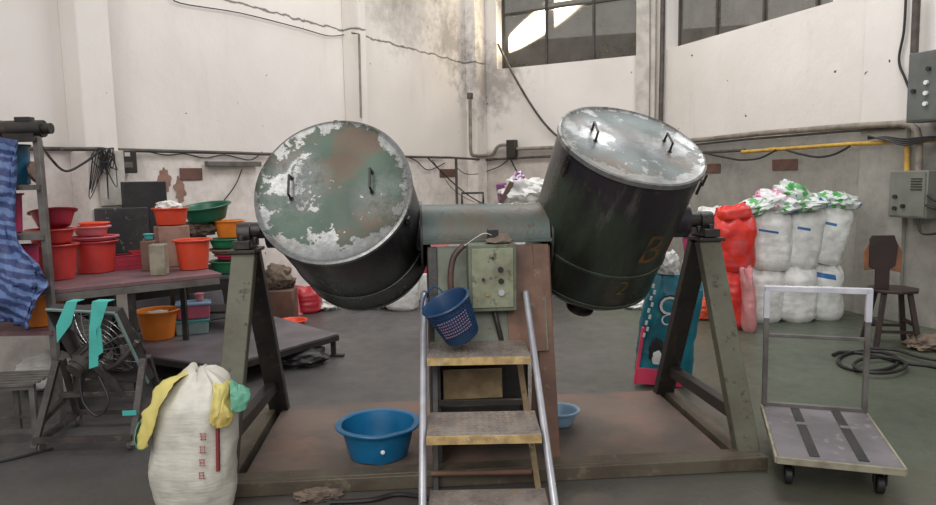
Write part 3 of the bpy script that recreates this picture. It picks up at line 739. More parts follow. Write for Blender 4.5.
mb = MB()
for x in (-.09, -.02, .05): mb.box((x, hy - .003, .8895), (.05, .02, .002))
mb.build('grip_mark', M['whiteink'], TR)

# ------------------------------------------------------------------ stool with board
sp_ = PZ(890, 344, 0)
SL = empty('stool', sp_, R(-12), 'small dark wooden stool standing by the right wall', 'stool')
mb = MB().cyl((0, 0, .475), (0, 0, .50), .21, n=8); mb.build('seat', M['wood'], SL, bevel=.006)
for sx in (-1, 1):
    for sy in (-1, 1): mb = MB().bar((sx * .17, sy * .17, 0), (sx * .10, sy * .10, .478), .04, .04, (0, 1, 0)); mb.build('leg', M['wood'], SL, bevel=.004)
for z in (.14, .2):
    k = .17 - .07 * z / .478
    if z < .17:
        for s_ in (-1, 1): mb = MB().bar((-k, s_ * k, z), (k, s_ * k, z), .022, .03, (0, 1, 0)); mb.build('rung', M['wood'], SL)
    else:
        for s_ in (-1, 1): mb = MB().bar((s_ * k, -k, z), (s_ * k, k, z), .022, .03, (0, 0, 1)); mb.build('rung', M['wood'], SL)
BD = empty('chair_back', sp_ + V((-.13, -.03, .502)), R(-12), 'dark brown wooden chair back propped upright on the stool', 'chair back')
mb = MB(); pts = [(-.06, 0), (.065, 0), (.065, .20), (.11, .23), (.125, .42), (.09, .52), (-.10, .52), (-.12, .48), (-.11, .22), (-.06, .19)]
mb.prism([(x * .92, -.04, z * .90) for x, z in pts], .018, (0, 1, 0)); mb.build('front_board', M['wood'], BD, bevel=.004)
mb = MB(); pts = [(-.15, .18), (.0, .2), (.165, .16), (.17, .36), (.11, .48), (-.1, .47), (-.16, .36)]
mb.prism([(x * .92, -.02, z * .90) for x, z in pts], .012, (0, 1, 0)); L(mb.build('rear_board', M['orangewood'], BD, bevel=.003), 'worn orange-brown board behind')

# ------------------------------------------------------------------ stacked white sacks at the right wall
G = 'white sacks stacked by the right wall'
def sk(name, w, d, h, seed, m, px, py, z, Y, label, rz=0, ry=0, top='fold', lean=(0, 0), group=None, rx=0):
    o = sackmesh(w, d, h, seed, top, lean, .04, topn=.42).build(name, M[m]); p = PY(px, py, Y); place(o, (p.x, Y, z), rz, rx, ry); return tag(o, label, 'sack', group)
sk('white_sack', .36, .32, .60, 11, 'sackE', 762, 322, 0, 7.12, 'plain white sack at the bottom left of the stack, behind the trolley handle', 0, group=G)
sk('white_sack', .36, .32, .60, 12, 'sackE', 795, 322, 0, 7.10, 'plain white sack at the bottom middle of the stack', .1, group=G)
sk('white_sack', .31, .32, .60, 13, 'sackD', 823, 320, 0, 7.18, 'white sack with a blue band near its top at the bottom right of the stack', 0, group=G)
sk('white_sack', .41, .34, .64, 14, 'sackA', 767, 282, .535, 7.12, 'top left sack of the white stack with a long slanting blue band', 0, R(2), group=G)
sk('white_sack', .36, .33, .64, 15, 'sackB', 795, 280, .555, 7.14, 'top middle sack of the white stack leaning right with a blue band', 0, R(10), group=G)
sk('white_sack', .35, .33, .68, 16, 'sackC', 819, 278, .575, 7.2, 'top right sack of the white stack leaning right against the wall', 0, R(14), group=G)
def wrap(px, py, Y, size, m, seed, label, rot=(0, 0, 0), amp=.3):
    o = crumple(size, seed, amp, 4).build('plastic_wrapper', M[m]); p = PY(px, py, Y); o.location = p; o.rotation_euler = rot; return tag(o, label, 'wrapper', 'empty wrappers heaped on the white sacks')
wrap(757, 213, 7.1, (.46, .36, .16), 'wrap', 1, 'white wrapper with blue corner at the left end of the heap on the sacks', (0, R(-18), 0))
wrap(774, 210, 7.12, (.46, .36, .20), 'wrap2', 2, 'white and pink wrapper in the heap on the sacks', (0, R(10), 0))
wrap(789, 207, 7.15, (.46, .34, .25), 'wrap', 3, 'white, green and blue wrapper at the peak of the heap on the sacks', (0, R(30), .4))
wrap(800, 211, 7.05, (.56, .38, .13), 'wrap', 4, 'green edged wrapper in front of the heap on the sacks', (0, R(-6), 0))
wrap(833, 208, 7.2, (.52, .38, .17), 'wrap', 5, 'green and white wrapper on the rightmost top sack', (0, R(8), 0))
# red bags
G = 'red and pink bags left of the white sacks'
def rb(px, py, z, Y, w, d, h, seed, m, label, ry=0, top='fold', name='printed_bag'):
    o = sackmesh(w, d, h, seed, top, (0, 0), .05).build(name, M[m]); p = PY(px, py, Y); place(o, (p.x, Y, z), 0, 0, ry); return tag(o, label, 'bag', G)
rb(735, 322, 0, 6.85, .36, .3, .62, 21, 'redbag', 'glossy red bag at the bottom, right behind the mixer post', R(-3))
rb(731, 262, .56, 6.88, .40, .3, .56, 22, 'redbag', 'glossy red bag stacked on the lower red bag', R(2))
rb(733, 215, 1.07, 6.9, .30, .26, .13, 23, 'redbag', 'small red bag on the very top of the red pile', R(-6))
rb(750, 322, 0, 6.62, .10, .16, .62, 24, 'clearpink', 'narrow translucent pink bag standing against the red pile', R(-5))
rb(704, 309, 0, 7.3, .34, .3, .26, 26, 'wrap3', 'orange and pink bag on the floor between the mixer legs')
rb(700, 290, .24, 7.35, .34, .28, .42, 27, 'wrap2', 'white and pink bag above the orange bag seen between the mixer legs')
rb(702, 250, .64, 7.4, .36, .28, .34, 28, 'magenta', 'dark pink bag on the white and pink bag seen between the mixer legs')
rb(711, 226, .96, 7.45, .3, .28, .2, 29, 'whitebag', 'white bag tip showing above the right bearing')

# ------------------------------------------------------------------ teal bag behind right leg
tp = PZ(661, 384, 0); tp.y = max(tp.y, 4.98)
TB = empty('feed_bag', tp, R(-4), 'tall teal printed feed bag with pink base behind the right rear post', 'bag')
TB.rotation_euler = (0, R(5), R(-4)); TB.location.z = .012
mb = sackmesh(.40, .17, .80, 31, 'fold', (.05, .05), .0); body = mb.build('bag_body', M['tealbag'], TB)
mb = MB().box((-.03, -.083, .06), (.33, .012, .12)); mb.box((-.187, -.05, .2), (.02, .05, .42), (0, R(3), 0)); L(mb.build('pink_panel', M['hot'], body, bevel=.004), 'pink printed panel')
mb = MB()
for k in range(9):
    for j in range(2): 
        if (k + j) % 2 == 0: mb.box((-.172 + j * .016 + k * .004, -.078, .36 + k * .045), (.015, .012, .03), (0, R(8), 0))
mb.build('check_pattern', M['whiteink'], body)
def letters(txt, size, x, z, m, par, y=-.096, tilt=0, name='print_letter', sx=1):
    me = text_mesh(txt, size); mb = MB(); mb.bm.from_mesh(me)
    for v in mb.bm.verts:
        q = Matrix.Rotation(tilt, 2) @ v.co.to_2d(); v.co = V((x + q.x * sx, y, z + q.y))
    return mb.build(name, M[m], par, smooth=False)
letters('C', .22, -.03, .58, 'blackink', body, -.099, .1); letters('C', .19, -.03, .58, 'whiteink', body, -.101, .1)
letters('C', .11, -.03, .48, 'whiteink', body, -.099, .4)
mb = crumple((.10, .02, .16), 4, .3, 3, c=(-.08, -.093, .19), flat=True); mb.build('animal_print_dark', M['blackink'], body)
mb = crumple((.07, .02, .10), 6, .3, 3, c=(-.07, -.104, .16), flat=True); mb.build('animal_print_pale', M['whiteink'], body)
mb = crumple((.17, .12, .16), 9, .4, 4, c=(-.03, .02, .80)); mb.build('folded_top', M['whitebag'], TB)
o = crumple((.30, .22, .09), 12, .35, 4).build('plastic_bag', M['whitebag']); p = PZ(637, 308, 0); place(o, (p.x, p.y, 0)); tag(o, 'white plastic bag on the floor beyond the right drum', 'bag')

# ------------------------------------------------------------------ things behind the left drum and housing
G = 'white sacks on the floor behind the left drum'
o = sackmesh(.38, .32, .55, 41, 'tied', (.0, 0), .02).build('white_sack', M['whitebag']); p = PZ(400, 309, 0); place(o, (p.x, p.y, 0), 0, 0, R(8)); tag(o, 'bright white sack standing behind the left drum and the ladder', 'sack', G)
o = crumple((.55, .3, .15), 14, .3, 4).build('white_sack', M['whitebag']); p = PZ(368, 308, 0); place(o, (p.x, p.y, 0)); tag(o, 'flattened white sack lying under the left drum', 'sack', G)
o = crumple((.32, .25, .16), 15, .4, 4).build('white_sack', M['whitebag']); p = PZ(327, 309, 0); place(o, (p.x, p.y, 0)); tag(o, 'small crumpled white sack lying at the left under the left drum', 'sack', G)
random.seed(11)
def cart(px, py, Y, z, size, m, label, rz=0, cat='box', name='carton', tilt=0, g='boxes and bags piled at the back wall'):
    o = MB().box((0, 0, size[2] / 2), size).build(name, M[m], bevel=.015); p = PY(px, py, Y); place(o, (p.x, Y, z), rz, 0, tilt); return tag(o, label, cat, g)
cart(423, 300, 8.9, 0, (.7, .5, .34), 'whitebag', 'wide white box at the bottom of the pile behind the ladder', .1)
cart(426, 280, 8.9, .34, (.62, .45, .12), 'redd', 'flat red box in the pile behind the ladder', -.1)
cart(424, 270, 8.9, .46, (.6, .45, .3), 'palepink', 'pale pink box at the top of the pile behind the ladder', .15)
cart(496, 300, 9.2, 0, (.62, .6, .6), 'carton', 'large brown carton at the base of the pile behind the pedestal', .1)
cart(552, 300, 9.2, 0, (.62, .6, .62), 'carton', 'second brown carton beside the large one behind the pedestal', -.1)
cart(525, 240, 9.25, .62, (1.1, .6, .52), 'whitebag', 'white carton under the purple printed packs', 0)
cart(508, 200, 9.2, 1.14, (.20, .3, .30), 'purples', 'purple printed pack tilted at the left of the packs above the housing', .1, tilt=R(-8))
cart(545, 200, 8.98, 1.145, (.5, .1, .15), 'purples', 'purple printed pack at the right above the housing', 0)
def packs(px, py, size, seed, m, label):
    o = crumple(size, seed, .35, 4).build('plastic_wrapper', M[m]); p = PY(px, py, 9.05); o.location = p; return tag(o, label, 'wrapper', 'wrappers piled above the mixer housing')
packs(524, 203, (.62, .4, .32), 4, 'whitebag', 'white crumpled wrapper between the purple packs above the housing')
packs(546, 196, (.5, .4, .2), 7, 'whitebag', 'white wrapper lying on the right purple pack above the housing')
packs(518, 192, (.20, .2, .26), 9, 'purple', 'white wrapper with purple print standing highest above the housing')
o = MB().box((0, 0, .15), (.06, .05, .30)).build('wooden_block', M['brownp'], bevel=.005); p = PY(501, 203, 8.9); place(o, (p.x, p.y, p.z), 0, 0, R(28)); tag(o, 'short brown wooden block leaning left of the purple pack', 'block')
# crates, cone and bowl at back left
cart(281, 318, 7.7, 0, (.34, .34, .34), 'carton', 'brown crate on the floor behind the left rear post', .1, g=None)
o = crumple((.36, .3, .26), 18, .35, 4).build('cloth_bundle', M['cloth']); p = PY(278, 290, 7.7); place(o, (p.x, 7.7, .34)); tag(o, 'pale dusty cloth bundle on the brown crate', 'cloth')
o = MB().lathe([(0, 0), (.1, 0), (.1, .01), (.075, .02), (.02, .38), (0, .39)], 24).build('traffic_cone', M['palepink']); p = PZ(295, 314, 0); place(o, p); tag(o, 'faded pink cone standing beside the brown crate', 'cone')
o = bucket(.14, .11, .07, 'vermil', 'bowl', lip=.012); putb(o, 293, 326, 0, 'shallow orange red bowl on the floor behind the left legs', 'bowl')
o = sackmesh(.26, .24, .30, 44, 'fold').build('red_bag', M['redd']); p = PZ(309, 312, 0); place(o, (p.x, p.y, 0)); tag(o, 'dark red bag on the floor left of the white sacks', 'bag')
o = crumple((.26, .24, .2), 19, .3, 3).build('blue_bag', M['lightblue']); p = PZ(317, 307, 0); place(o, (p.x, p.y - .1, 0)); tag(o, 'pale blue bag beside the dark red bag under the left drum', 'bag')

# ------------------------------------------------------------------ low sheet platform
A_, B_, C_ = V((-2.52, 5.35, 0)), V((-1.81, 4.98, 0)), V((-1.15, 5.98, 0))
D_, E_ = V((-2.1, 7.0, 0)), V((-3.1, 6.25, 0)); E_ = V((-3.0, 6.2, 0))
c0 = (A_ + B_ + C_ + D_ + E_) / 5
PT = empty('low_platform', c0, 0, 'low platform of dusty grey sheet metal on short legs under the bench', 'platform')
PZT = .20
mb = MB().prism([p + V((0, 0, PZT - .012)) for p in (A_, B_, C_, D_, E_)], .012); mb.build('top_sheet', M['sheet'], PT, world=True, smooth=False)
mb = MB()
for a, b in ((A_, B_), (B_, C_), (C_, D_), (D_, E_), (E_, A_)): mb.bar(a + V((0, 0, PZT - .035)), b + V((0, 0, PZT - .035)), .03, .045, (0, 0, 1))
mb.build('edge_frame', M['darksteel'], PT, world=True)
for p in (A_, B_, C_, D_, E_):
    q = p.lerp(c0, .04); mb = MB().bar(q, q + V((0, 0, PZT - .05)), .04, .04); mb.box(q + V((.03, 0, .01)), (.12, .06, .02)); mb.build('leg', M['darksteel'], PT, world=True)
mb = crumple((.5, .4, .16), 3, .25, 4, c=(-1.45, 5.75, 0.0)); tag(mb.build('black_bundle', M['black'], base=True), 'dark bundle lying under the right end of the low platform', 'bundle')

# ------------------------------------------------------------------ bench along left wall
BZ = .86; ba, bb = PZ(50, 290, BZ), PZ(222, 273, BZ); ba.z = bb.z = 0; bd = (bb - ba).normalized(); bn = V((-bd.y, bd.x, 0))
BN = empty('workbench', ((ba + bb) / 2), 0, 'long bench with dusty maroon top along the left wall', 'bench')
ba = ba - bd * .03
dp = .95
def bp(t, k, z): return ba + bd * t + bn * k + V((0, 0, z))
Lb = (bb - ba).length
mb = MB().prism([bp(0, 0, BZ - .03), bp(Lb, 0, BZ - .03), bp(Lb, dp, BZ - .03), bp(0, dp, BZ - .03)], .03); mb.build('benchtop', M['benchtop'], BN, world=True, bevel=.004)
mb = MB().bar(bp(.02, .02, BZ - .055), bp(Lb - .02, .02, BZ - .055), .04, .05, (0, 0, 1)); mb.build('apron', M['greymetal'], BN, world=True)
for t, k in ((.15, .04), (.15, dp - .06), (.52, .04), (.55, dp - .06), (Lb - .05, dp - .06)):
    mb = MB().bar(bp(t, k, 0 if t < .8 else .202), bp(t, k, BZ - .03), .04, .04); mb.build('leg', M['darksteel'], BN, world=True)
mb = MB().prism([bp(.1, .3, .44), bp(Lb * .45, .3, .44), bp(Lb * .45, dp, .44), bp(.1, dp, .44)], .02); mb.build('lower_shelf', M['darksteel'], BN, world=True)
mb = MB().prism([bp(.1, dp - .01, .22), bp(Lb * .5, dp - .01, .22), bp(Lb * .5, dp, .22), bp(.1, dp, .22)], .60); mb.build('shade_panel', M['darksteel'], BN, world=True)  # dark sheet added to make the shade under the bench
# second small shelf to the right of the bench
sa = PZ(205, 272, .70); sb = PZ(236, 268, .70); sb = V((sb.x, sb.y, .70))
SR = empty('side_table', (-2.38, 6.46, 0), 0, 'small grey side table at the right end of the bench', 'table')
x0, y0 = -2.72, 6.24
mb = MB().prism([(x0, y0, .67), (x0 + .70, y0 - .02, .67), (x0 + .66, y0 + .48, .67), (x0 - .02, y0 + .42, .67)], .02); mb.build('tabletop', M['sheet'], SR, world=True)
for q in ((.03, .05), (.66, .04), (.62, .42), (.02, .38)): mb = MB().bar((x0 + q[0], y0 + q[1], 0), (x0 + q[0], y0 + q[1], .67), .035, .035); mb.build('leg', M['darksteel'], SR, world=True)
mb = MB().prism([(x0, y0 + .04, .34), (x0 + .66, y0 + .04, .34), (x0 + .62, y0 + .42, .34), (x0, y0 + .4, .34)], .02); mb.build('lower_shelf', M['darksteel'], SR, world=True)

def onb(o, px, py, z, label, cat, group=None, **k): return putb(o, px, py, z, label, cat, group, **k)
GB = 'red buckets and bowls on the bench'
# two big red buckets + bowls
o = bucket(.155, .13, .255, 'red', lip=.02); onb(o, 55, 279, BZ, 'tall red bucket at the left end of the bench behind the rack post', 'bucket', GB); b1 = o
o = bucket(.155, .13, .245, 'red', lip=.02); onb(o, 96, 272, BZ, 'tall red bucket under the pale pink bowl on the bench', 'bucket', GB); b2 = o
p = b1.location
o = bucket(.15, .12, .11, 'red', 'bowl', lip=.015); place(o, p + V((-.0, 0, .256))); tag(o, 'red bowl stacked on the left tall red bucket', 'bowl', GB)
o = bucket(.145, .10, .12, 'crimson', 'bowl', lip=.014); place(o, p + V((.02, .02, .375)), 0, R(-8), R(-8)); tag(o, 'dark red bowl tipped on top of the left bucket pile', 'bowl', GB)
p = b2.location
o = bucket(.17, .15, .035, 'pink', 'bowl', lip=.012); place(o, p + V((0, 0, .246))); tag(o, 'shallow pink tray lying on the right tall red bucket', 'bowl', GB)
o = bucket(.13, .09, .075, 'palepink', 'bowl', lip=.014); place(o, p + V((-.015, 0, .283))); tag(o, 'pale pink bowl on top of the right bucket pile', 'bowl', GB)
o = bucket(.10, .08, .12, 'vermil', 'bowl', lip=.012); q = b1.location.lerp(b2.location, .55) + V((.0, .28, 0)); place(o, q + V((0, 0, .26))); tag(o, 'orange red bowl showing between the two bucket piles', 'bowl', GB)
o = bucket(.10, .085, .26, 'crimson'); place(o, q); tag(o, 'dark red bucket half hidden between the two tall red buckets', 'bucket', GB)
# black boards against wall
def board(px0, px1, py0, py1, off, m, name, label, cat='board', th=.03, ctr=None):
    a, b = WL.px(px0, py0, off), WL.px(px1, py1, off); u0, u1 = (a - WL.A).dot(WL.d), (b - WL.A).dot(WL.d)
    mb = MB(); WL.slab(mb, u0, u1, min(a.z, b.z), max(a.z, b.z), off, off + th); return tag(mb.build(name, M[m], base=True, bevel=.006), label, cat)
board(128, 236, 276, 345, .03, 'black', 'darkening_board', 'wide dark board added to darken the wall beneath the bench and side table')  # added board, supplies the dark area below bench and side table
def bbox(px, py, size, m, name, label, cat, z=BZ, rz=None, grp=None, tilt=0, ahead=0):
    o = MB().box((0, 0, size[2] / 2), size).build(name, M[m], bevel=.008); p = PZ(px, py, z); p += V((p.x, p.y, 0)).normalized() * ahead
    place(o, (p.x, p.y, z), math.atan2(bd.y, bd.x) if rz is None else rz, 0, tilt); return tag(o, label, cat, grp)
bbox(125, 262, (.40, .16, .47), 'speckled', 'speaker_cabinet', 'big paint-speckled black cabinet on the bench by the wall', 'cabinet', ahead=.0)
bbox(106, 262, (.16, .10, .46), 'black', 'black_board', 'narrow black panel left of the speckled cabinet', 'panel', ahead=.05)
bbox(149, 262, (.36, .06, .69), 'black', 'black_board', 'black panel behind the orange bucket on the bench, tallest of the dark pieces', 'panel', ahead=.16)
# magenta tray, crimson tray
def tray(px, py, size, m, label, z=BZ, wall=.006, slots=True, cat='tray', name='plastic_tray', group=None, rz=None):
    x, y, h = size; mb = MB(); mb.box((0, 0, .004), (x, y, .008))
    for s_ in (-1, 1):
        mb.box((s_ * x / 2, 0, h / 2), (wall, y, h)); mb.box((0, s_ * y / 2, h / 2), (x, wall, h)); mb.box((s_ * x / 2, 0, h), (wall * 2.4, y + .012, .008)); mb.box((0, s_ * y / 2, h), (x + .012, wall * 2.4, .008))
        if slots:
            for k in (1, 2): mb.box((0, s_ * (y / 2 + .003), h * k / 3), (x, .006, .006))
    o = mb.build(name, M[m], bevel=.002); p = PZ(px, py, z); place(o, p, math.atan2(bd.y, bd.x) if rz is None else rz); return tag(o, label, cat, group)
tray(124, 269, (.24, .16, .11), 'crimson', 'ribbed crimson tray on the bench in front of the speckled cabinet')
tray(141, 267, (.14, .14, .13), 'redd', 'small dark red tray right of the crimson tray on the bench', slots=False)
# wooden/steel block, brown box, orange bucket on it, red bucket, green bowls
bbox(160, 275, (.11, .10, .23), 'cream', 'metal_block', 'tall grey metal block on the front of the bench', 'block', rz=.1)
slim = bbox(151, 271, (.10, .12, .235), 'carton', 'brown_box', 'slim brown box left of the grey metal block', 'box', rz=.1, ahead=.05)
bbox(174, 267, (.24, .16, .33), 'chipped', 'brown_box', 'faded brown box on the bench carrying the orange bucket', 'box', ahead=.08)
o = bucket(.035, .03, .05, 'teal', 'cup', lip=.004); place(o, slim.location + V((0, 0, .237))); tag(o, 'small teal cup on the slim brown box', 'cup')
o = bucket(.13, .11, .14, 'orangered', lip=.014); p = PZ(174, 267, BZ); place(o, p + V((-.04, .10, .335))); tag(o, 'orange red bucket on top of the faded brown box', 'bucket')
o = crumple((.21, .20, .09), 22, .4, 4).build('plastic_bag', M['whitebag']); place(o, p + V((-.05, .10, .44))); tag(o, 'clear plastic bag stuffed in the orange red bucket', 'bag')
o = bucket(.13, .105, .235, 'orangered', lip=.018); onb(o, 194, 269, BZ, 'orange red bucket standing at the right end of the bench', 'bucket')
GG = 'green bowls stacked on the side table'
st_ = V((-2.12, 6.46, .69))
def stk(r, h, m, dx, dz, label, name='bowl', rx=0, ry=0):
    o = bucket(r * .88, r * .7, h, m, name, lip=.014); place(o, st_ + V((dx, 0, dz)), 0, rx, ry); return tag(o, label, 'bowl', GG)
stk(.19, .12, 'green2', -.10, 0.0, 'green bowl at the bottom of the stack right of the bench')
stk(.13, .05, 'hot', -.10, .125, 'small bright pink bowl between the green bowls')
stk(.19, .05, 'chipped', -.10, .18, 'shallow brownish bowl in the middle of the green stack')
stk(.19, .09, 'green2', -.10, .235, 'green bowl in the middle of the stack right of the bench')
stk(.15, .16, 'orange', -.08, .33, 'dull orange bucket near the top of the green stack', 'bucket')
o = bucket(.21, .16, .14, 'dgreen', 'basin', lip=.018); p = V((-2.46, 6.44, 0)); place(o, (-2.39, 6.44, 1.185), 0, R(8), R(-4)); tag(o, 'large dark green basin at the top of the bench pile by the wall', 'basin')
o = crumple((.30, .26, .14), 24, .45, 4).build('cloth_bundle', M['cloth']); place(o, (-2.45, 6.43, 1.052)); tag(o, 'brown rags bunched under the dark green basin', 'cloth')
o = MB().box((0, 0, .18), (.22, .22, .36)).build('brown_box', M['carton'], bevel=.01); place(o, (-2.54, 6.44, .692), .2); tag(o, 'brown box under the rags behind the right red bucket', 'box')
o = MB().box((0, 0, .2), (.26, .3, .36)).build('motor_housing', M['brownp'], bevel=.02); p = PY(247, 240, 5.9); place(o, (p.x, 6.3, .92)); 
bpy.data.objects.remove(o)
o = MB().box((0, 0, .0), (.12, .14, .17)).build('brown_box', M['brownp'], bevel=.01); place(o, (-2.02, 6.42, .776)); tag(o, 'small dark brown box at the right end of the side table behind the mixer post', 'box')
# under-bench: orange bucket, boxes on the platform
o = bucket(.165, .125, .25, 'orange', lip=.018, handle=None)
mb = crumple((.2, .2, .05), 8, .4, 3, c=(0, 0, .19)); mb.build('scraps', M['paper'], o)
putb(o, 159, 338, PZT, 'orange bucket of scraps on the low platform', 'bucket')
def tub(px, py, size, m, lm, z, label, grp=None, rz=.35, at=None):
    x, y, h = size; p = PZ(px, py, z) if at is None else V(at); root = empty('storage_box', (p.x, p.y, z), rz, label, 'box', grp)
    mb = MB().box((0, 0, h / 2), (x * .94, y * .94, h), taper=(1.06, 1.06)); mb.build('box_body', M[m], root, bevel=.012)
    mb = MB().box((0, 0, h + .004), (x * 1.06, y * 1.06, .02)); mb.box((0, 0, h + .016), (x * .9, y * .9, .01)); mb.build('box_lid', M[lm], root, bevel=.006); return root
t1 = tub(193, 333, (.28, .20, .12), 'tealclear', 'teal', PZT, 'clear teal storage box on the low platform beneath the pink one', 'stacked storage boxes')
t2 = tub(194, 0, (.28, .20, .125), 'pinkbox', 'lightblue', PZT + .142, 'pink storage box with pale blue lid stacked on the teal one', 'stacked storage boxes', at=t1.location + V((.02, .0, 0)))
o = bucket(.035, .028, .07, 'palepink', 'cup', lip=.003); place(o, t2.location + V((.06, 0, .147))); tag(o, 'small pinkish cup on the pink storage box', 'cup')
o = MB().box((0, 0, .14), (.85, .015, .28)).build('sheet_board', M['sheet'], bevel=.003); p = PZ(178, 327, PZT); place(o, (p.x, p.y + .12, PZT), R(42), R(-18)); tag(o, 'grey board leaning behind the orange bucket and storage boxes', 'board')

# ------------------------------------------------------------------ rack at the left edge
RK = empty('storage_rack', (-3.0, 4.62, 0), 0, 'tall grey steel rack at the left edge with pails on its shelves', 'rack')
zt = 1.84; rx_, ry_ = -2.69, 4.45; SHX = (rx_ - .62, rx_ - .62 - .2)
for x, y in ((rx_, ry_), (rx_ - .62, ry_), (rx_ - .2, ry_ + .34), (rx_ - .82, ry_ + .34)):
    mb = MB().bar((x, y, 0), (x, y, zt), .04, .04, (0, 1, 0)); mb.build('post', M['greymetal'], RK, world=True, bevel=.003)
for z, k in ((1.83, 'darksteel'), (1.53, 'greymetal'), (1.215, 'greymetal'), (.915, 'benchtop'), (.60, 'benchtop')):
    mb = MB(); mb.prism([(rx_ - .62, ry_, z), (rx_, ry_, z), (rx_ - .2, ry_ + .34, z), (rx_ - .82, ry_ + .34, z)], .012)
    mb.bar((rx_ - .63, ry_ - .02, z - .005), (rx_ + .01, ry_ - .02, z - .005), .03, .045, (0, 1, 0)); mb.bar((rx_, ry_, z - .005), (rx_ - .2, ry_ + .34, z - .005), .03, .045, (0, 0, 1))
    mb.build('shelf', M[k], RK, world=True)
def onr(o, x, y, z, label, cat, rx=0, ry=0, g=None): place(o, (x, y, z), 0, rx, ry); return tag(o, label, cat, g)
o = empty('electric_motor', (-2.86, 4.58, 1.846), 0, 'dark drill motor lying on top of the rack', 'motor')
mb = MB().cyl((-.13, 0, .055), (.14, 0, .055), .055, n=24); mb.cyl((.13, 0, .055), (.19, 0, .055), .035, n=20); mb.box((0, 0, .012), (.2, .1, .024)); mb.build('motor_body', M['darksteel'], o)
mb = MB().box((.02, 0, .115), (.1, .06, .03)); mb.build('terminal_box', M['black'], o, bevel=.004)
o = bucket(.16, .12, .10, 'brownp', 'pan', lip=.012); onr(o, -3.2, 4.62, 1.843, 'dark pan tipped on the top shelf of the rack', 'pan', R(8), R(-6))
o = bucket(.10, .09, .26, 'binblue', 'bin', lip=.008); onr(o, -2.95, 4.60, 1.543, 'blue square bin on the upper shelf behind the striped tarp', 'bin')
mb = MB().lathe([(0, 0), (.07, 0), (.075, .01), (.07, .02), (0, .025)], 28, Matrix.Rotation(R(75), 4, 'Y')); o = mb.build('reel', M['brownp']); onr(o, -2.82, 4.60, 1.62, 'round brown reel hanging beside the blue bin on the rack', 'reel')
o = bucket(.10, .085, .26, 'magenta', 'pail', lip=.01); onr(o, -3.04, 4.62, 1.228, 'magenta pail on the middle shelf of the rack', 'pail')
o = bucket(.14, .11, .22, 'orange', 'bucket', lip=.014); onr(o, -2.84, 4.60, .613, 'orange bucket on the lowest shelf of the rack by the tarp', 'bucket')
o = bucket(.11, .10, .22, 'magenta', 'pail', lip=.01); onr(o, -2.96, 4.60, .928, 'dark magenta pail on the maroon shelf behind the tarp edge', 'pail')
# striped tarp hung on the rack front
def tq(px, py, Y): return PY(px, py, Y)
rows = [[tq(-22, 140, 4.36), tq(-4, 138, 4.35), tq(16, 140, 4.36)],
        [tq(-22, 190, 4.35), tq(-2, 190, 4.31), tq(16, 190, 4.35)],
        [tq(-22, 232, 4.25), tq(0, 232, 4.29), tq(17, 234, 4.34)],
        [tq(-22, 262, 4.31), tq(6, 262, 4.25), tq(34, 262, 4.25)],
        [tq(-22, 284, 4.31), tq(10, 286, 4.2), tq(46, 284, 4.33)],
        [tq(-22, 306, 4.31), tq(8, 306, 4.25), tq(34, 304, 4.25)],
        [tq(-22, 322, 4.31), tq(4, 324, 4.28), tq(27, 330, 4.25)]]
mb = cloth(rows, 50, 40, .035, 6, 3); tag(mb.build('striped_tarp', M['tarp'], base=True, solid=.004), 'blue striped woven tarp hanging down the front of the rack', 'tarp')
# small slatted stool bottom left
SS = empty('slatted_stand', (-2.86, 4.17, 0), R(6), 'low grey slatted metal stand at the left edge', 'stand')
for k in range(6): mb = MB().bar((-.3, -.15 + k * .06, .365), (.26, -.15 + k * .06, .365), .03, .012, (0, 0, 1)); mb.build('slat', M['greymetal'], SS)
for x in (-.28, .0, .24):
    for y in (-.14, .14): mb = MB().bar((x, y, 0), (x, y, .36), .03, .03); mb.build('leg', M['greymetal'], SS)
mb = MB()
for y in (-.14, .14): mb.bar((-.28, y, .08), (.24, y, .08), .02, .02, (0, 0, 1)); mb.bar((-.28, y, .345), (.24, y, .345), .02, .02, (0, 0, 1))
mb.build('rail', M['greymetal'], SS)
o = crumple((.55, .35, .26), 33, .3, 4).build('plastic_bag', M['whitebag']); p = PZ(28, 400, 0); place(o, (p.x + .02, p.y + .3, 0)); tag(o, 'crumpled white plastic bag on the floor behind the slatted stand', 'bag')
o = bucket(.09, .07, .1, 'redd', 'bowl', lip=.01); p = PZ(-3, 425, 0); place(o, (p.x, p.y + .05, 0)); bpy.data.objects.remove(o)
o = crumple((.3, .25, .12), 35, .3, 4).build('plastic_bag', M['whitebag']); p = PZ(60, 385, 0); place(o, (p.x, p.y, 0)); tag(o, 'small white plastic bag on the floor seen through the fan stand', 'bag')

# ------------------------------------------------------------------ industrial fan
FN = empty('industrial_fan', (-2.24, 4.10, 0), R(2), 'dusty industrial fan in a tilted square shroud with teal tape bands', 'fan')
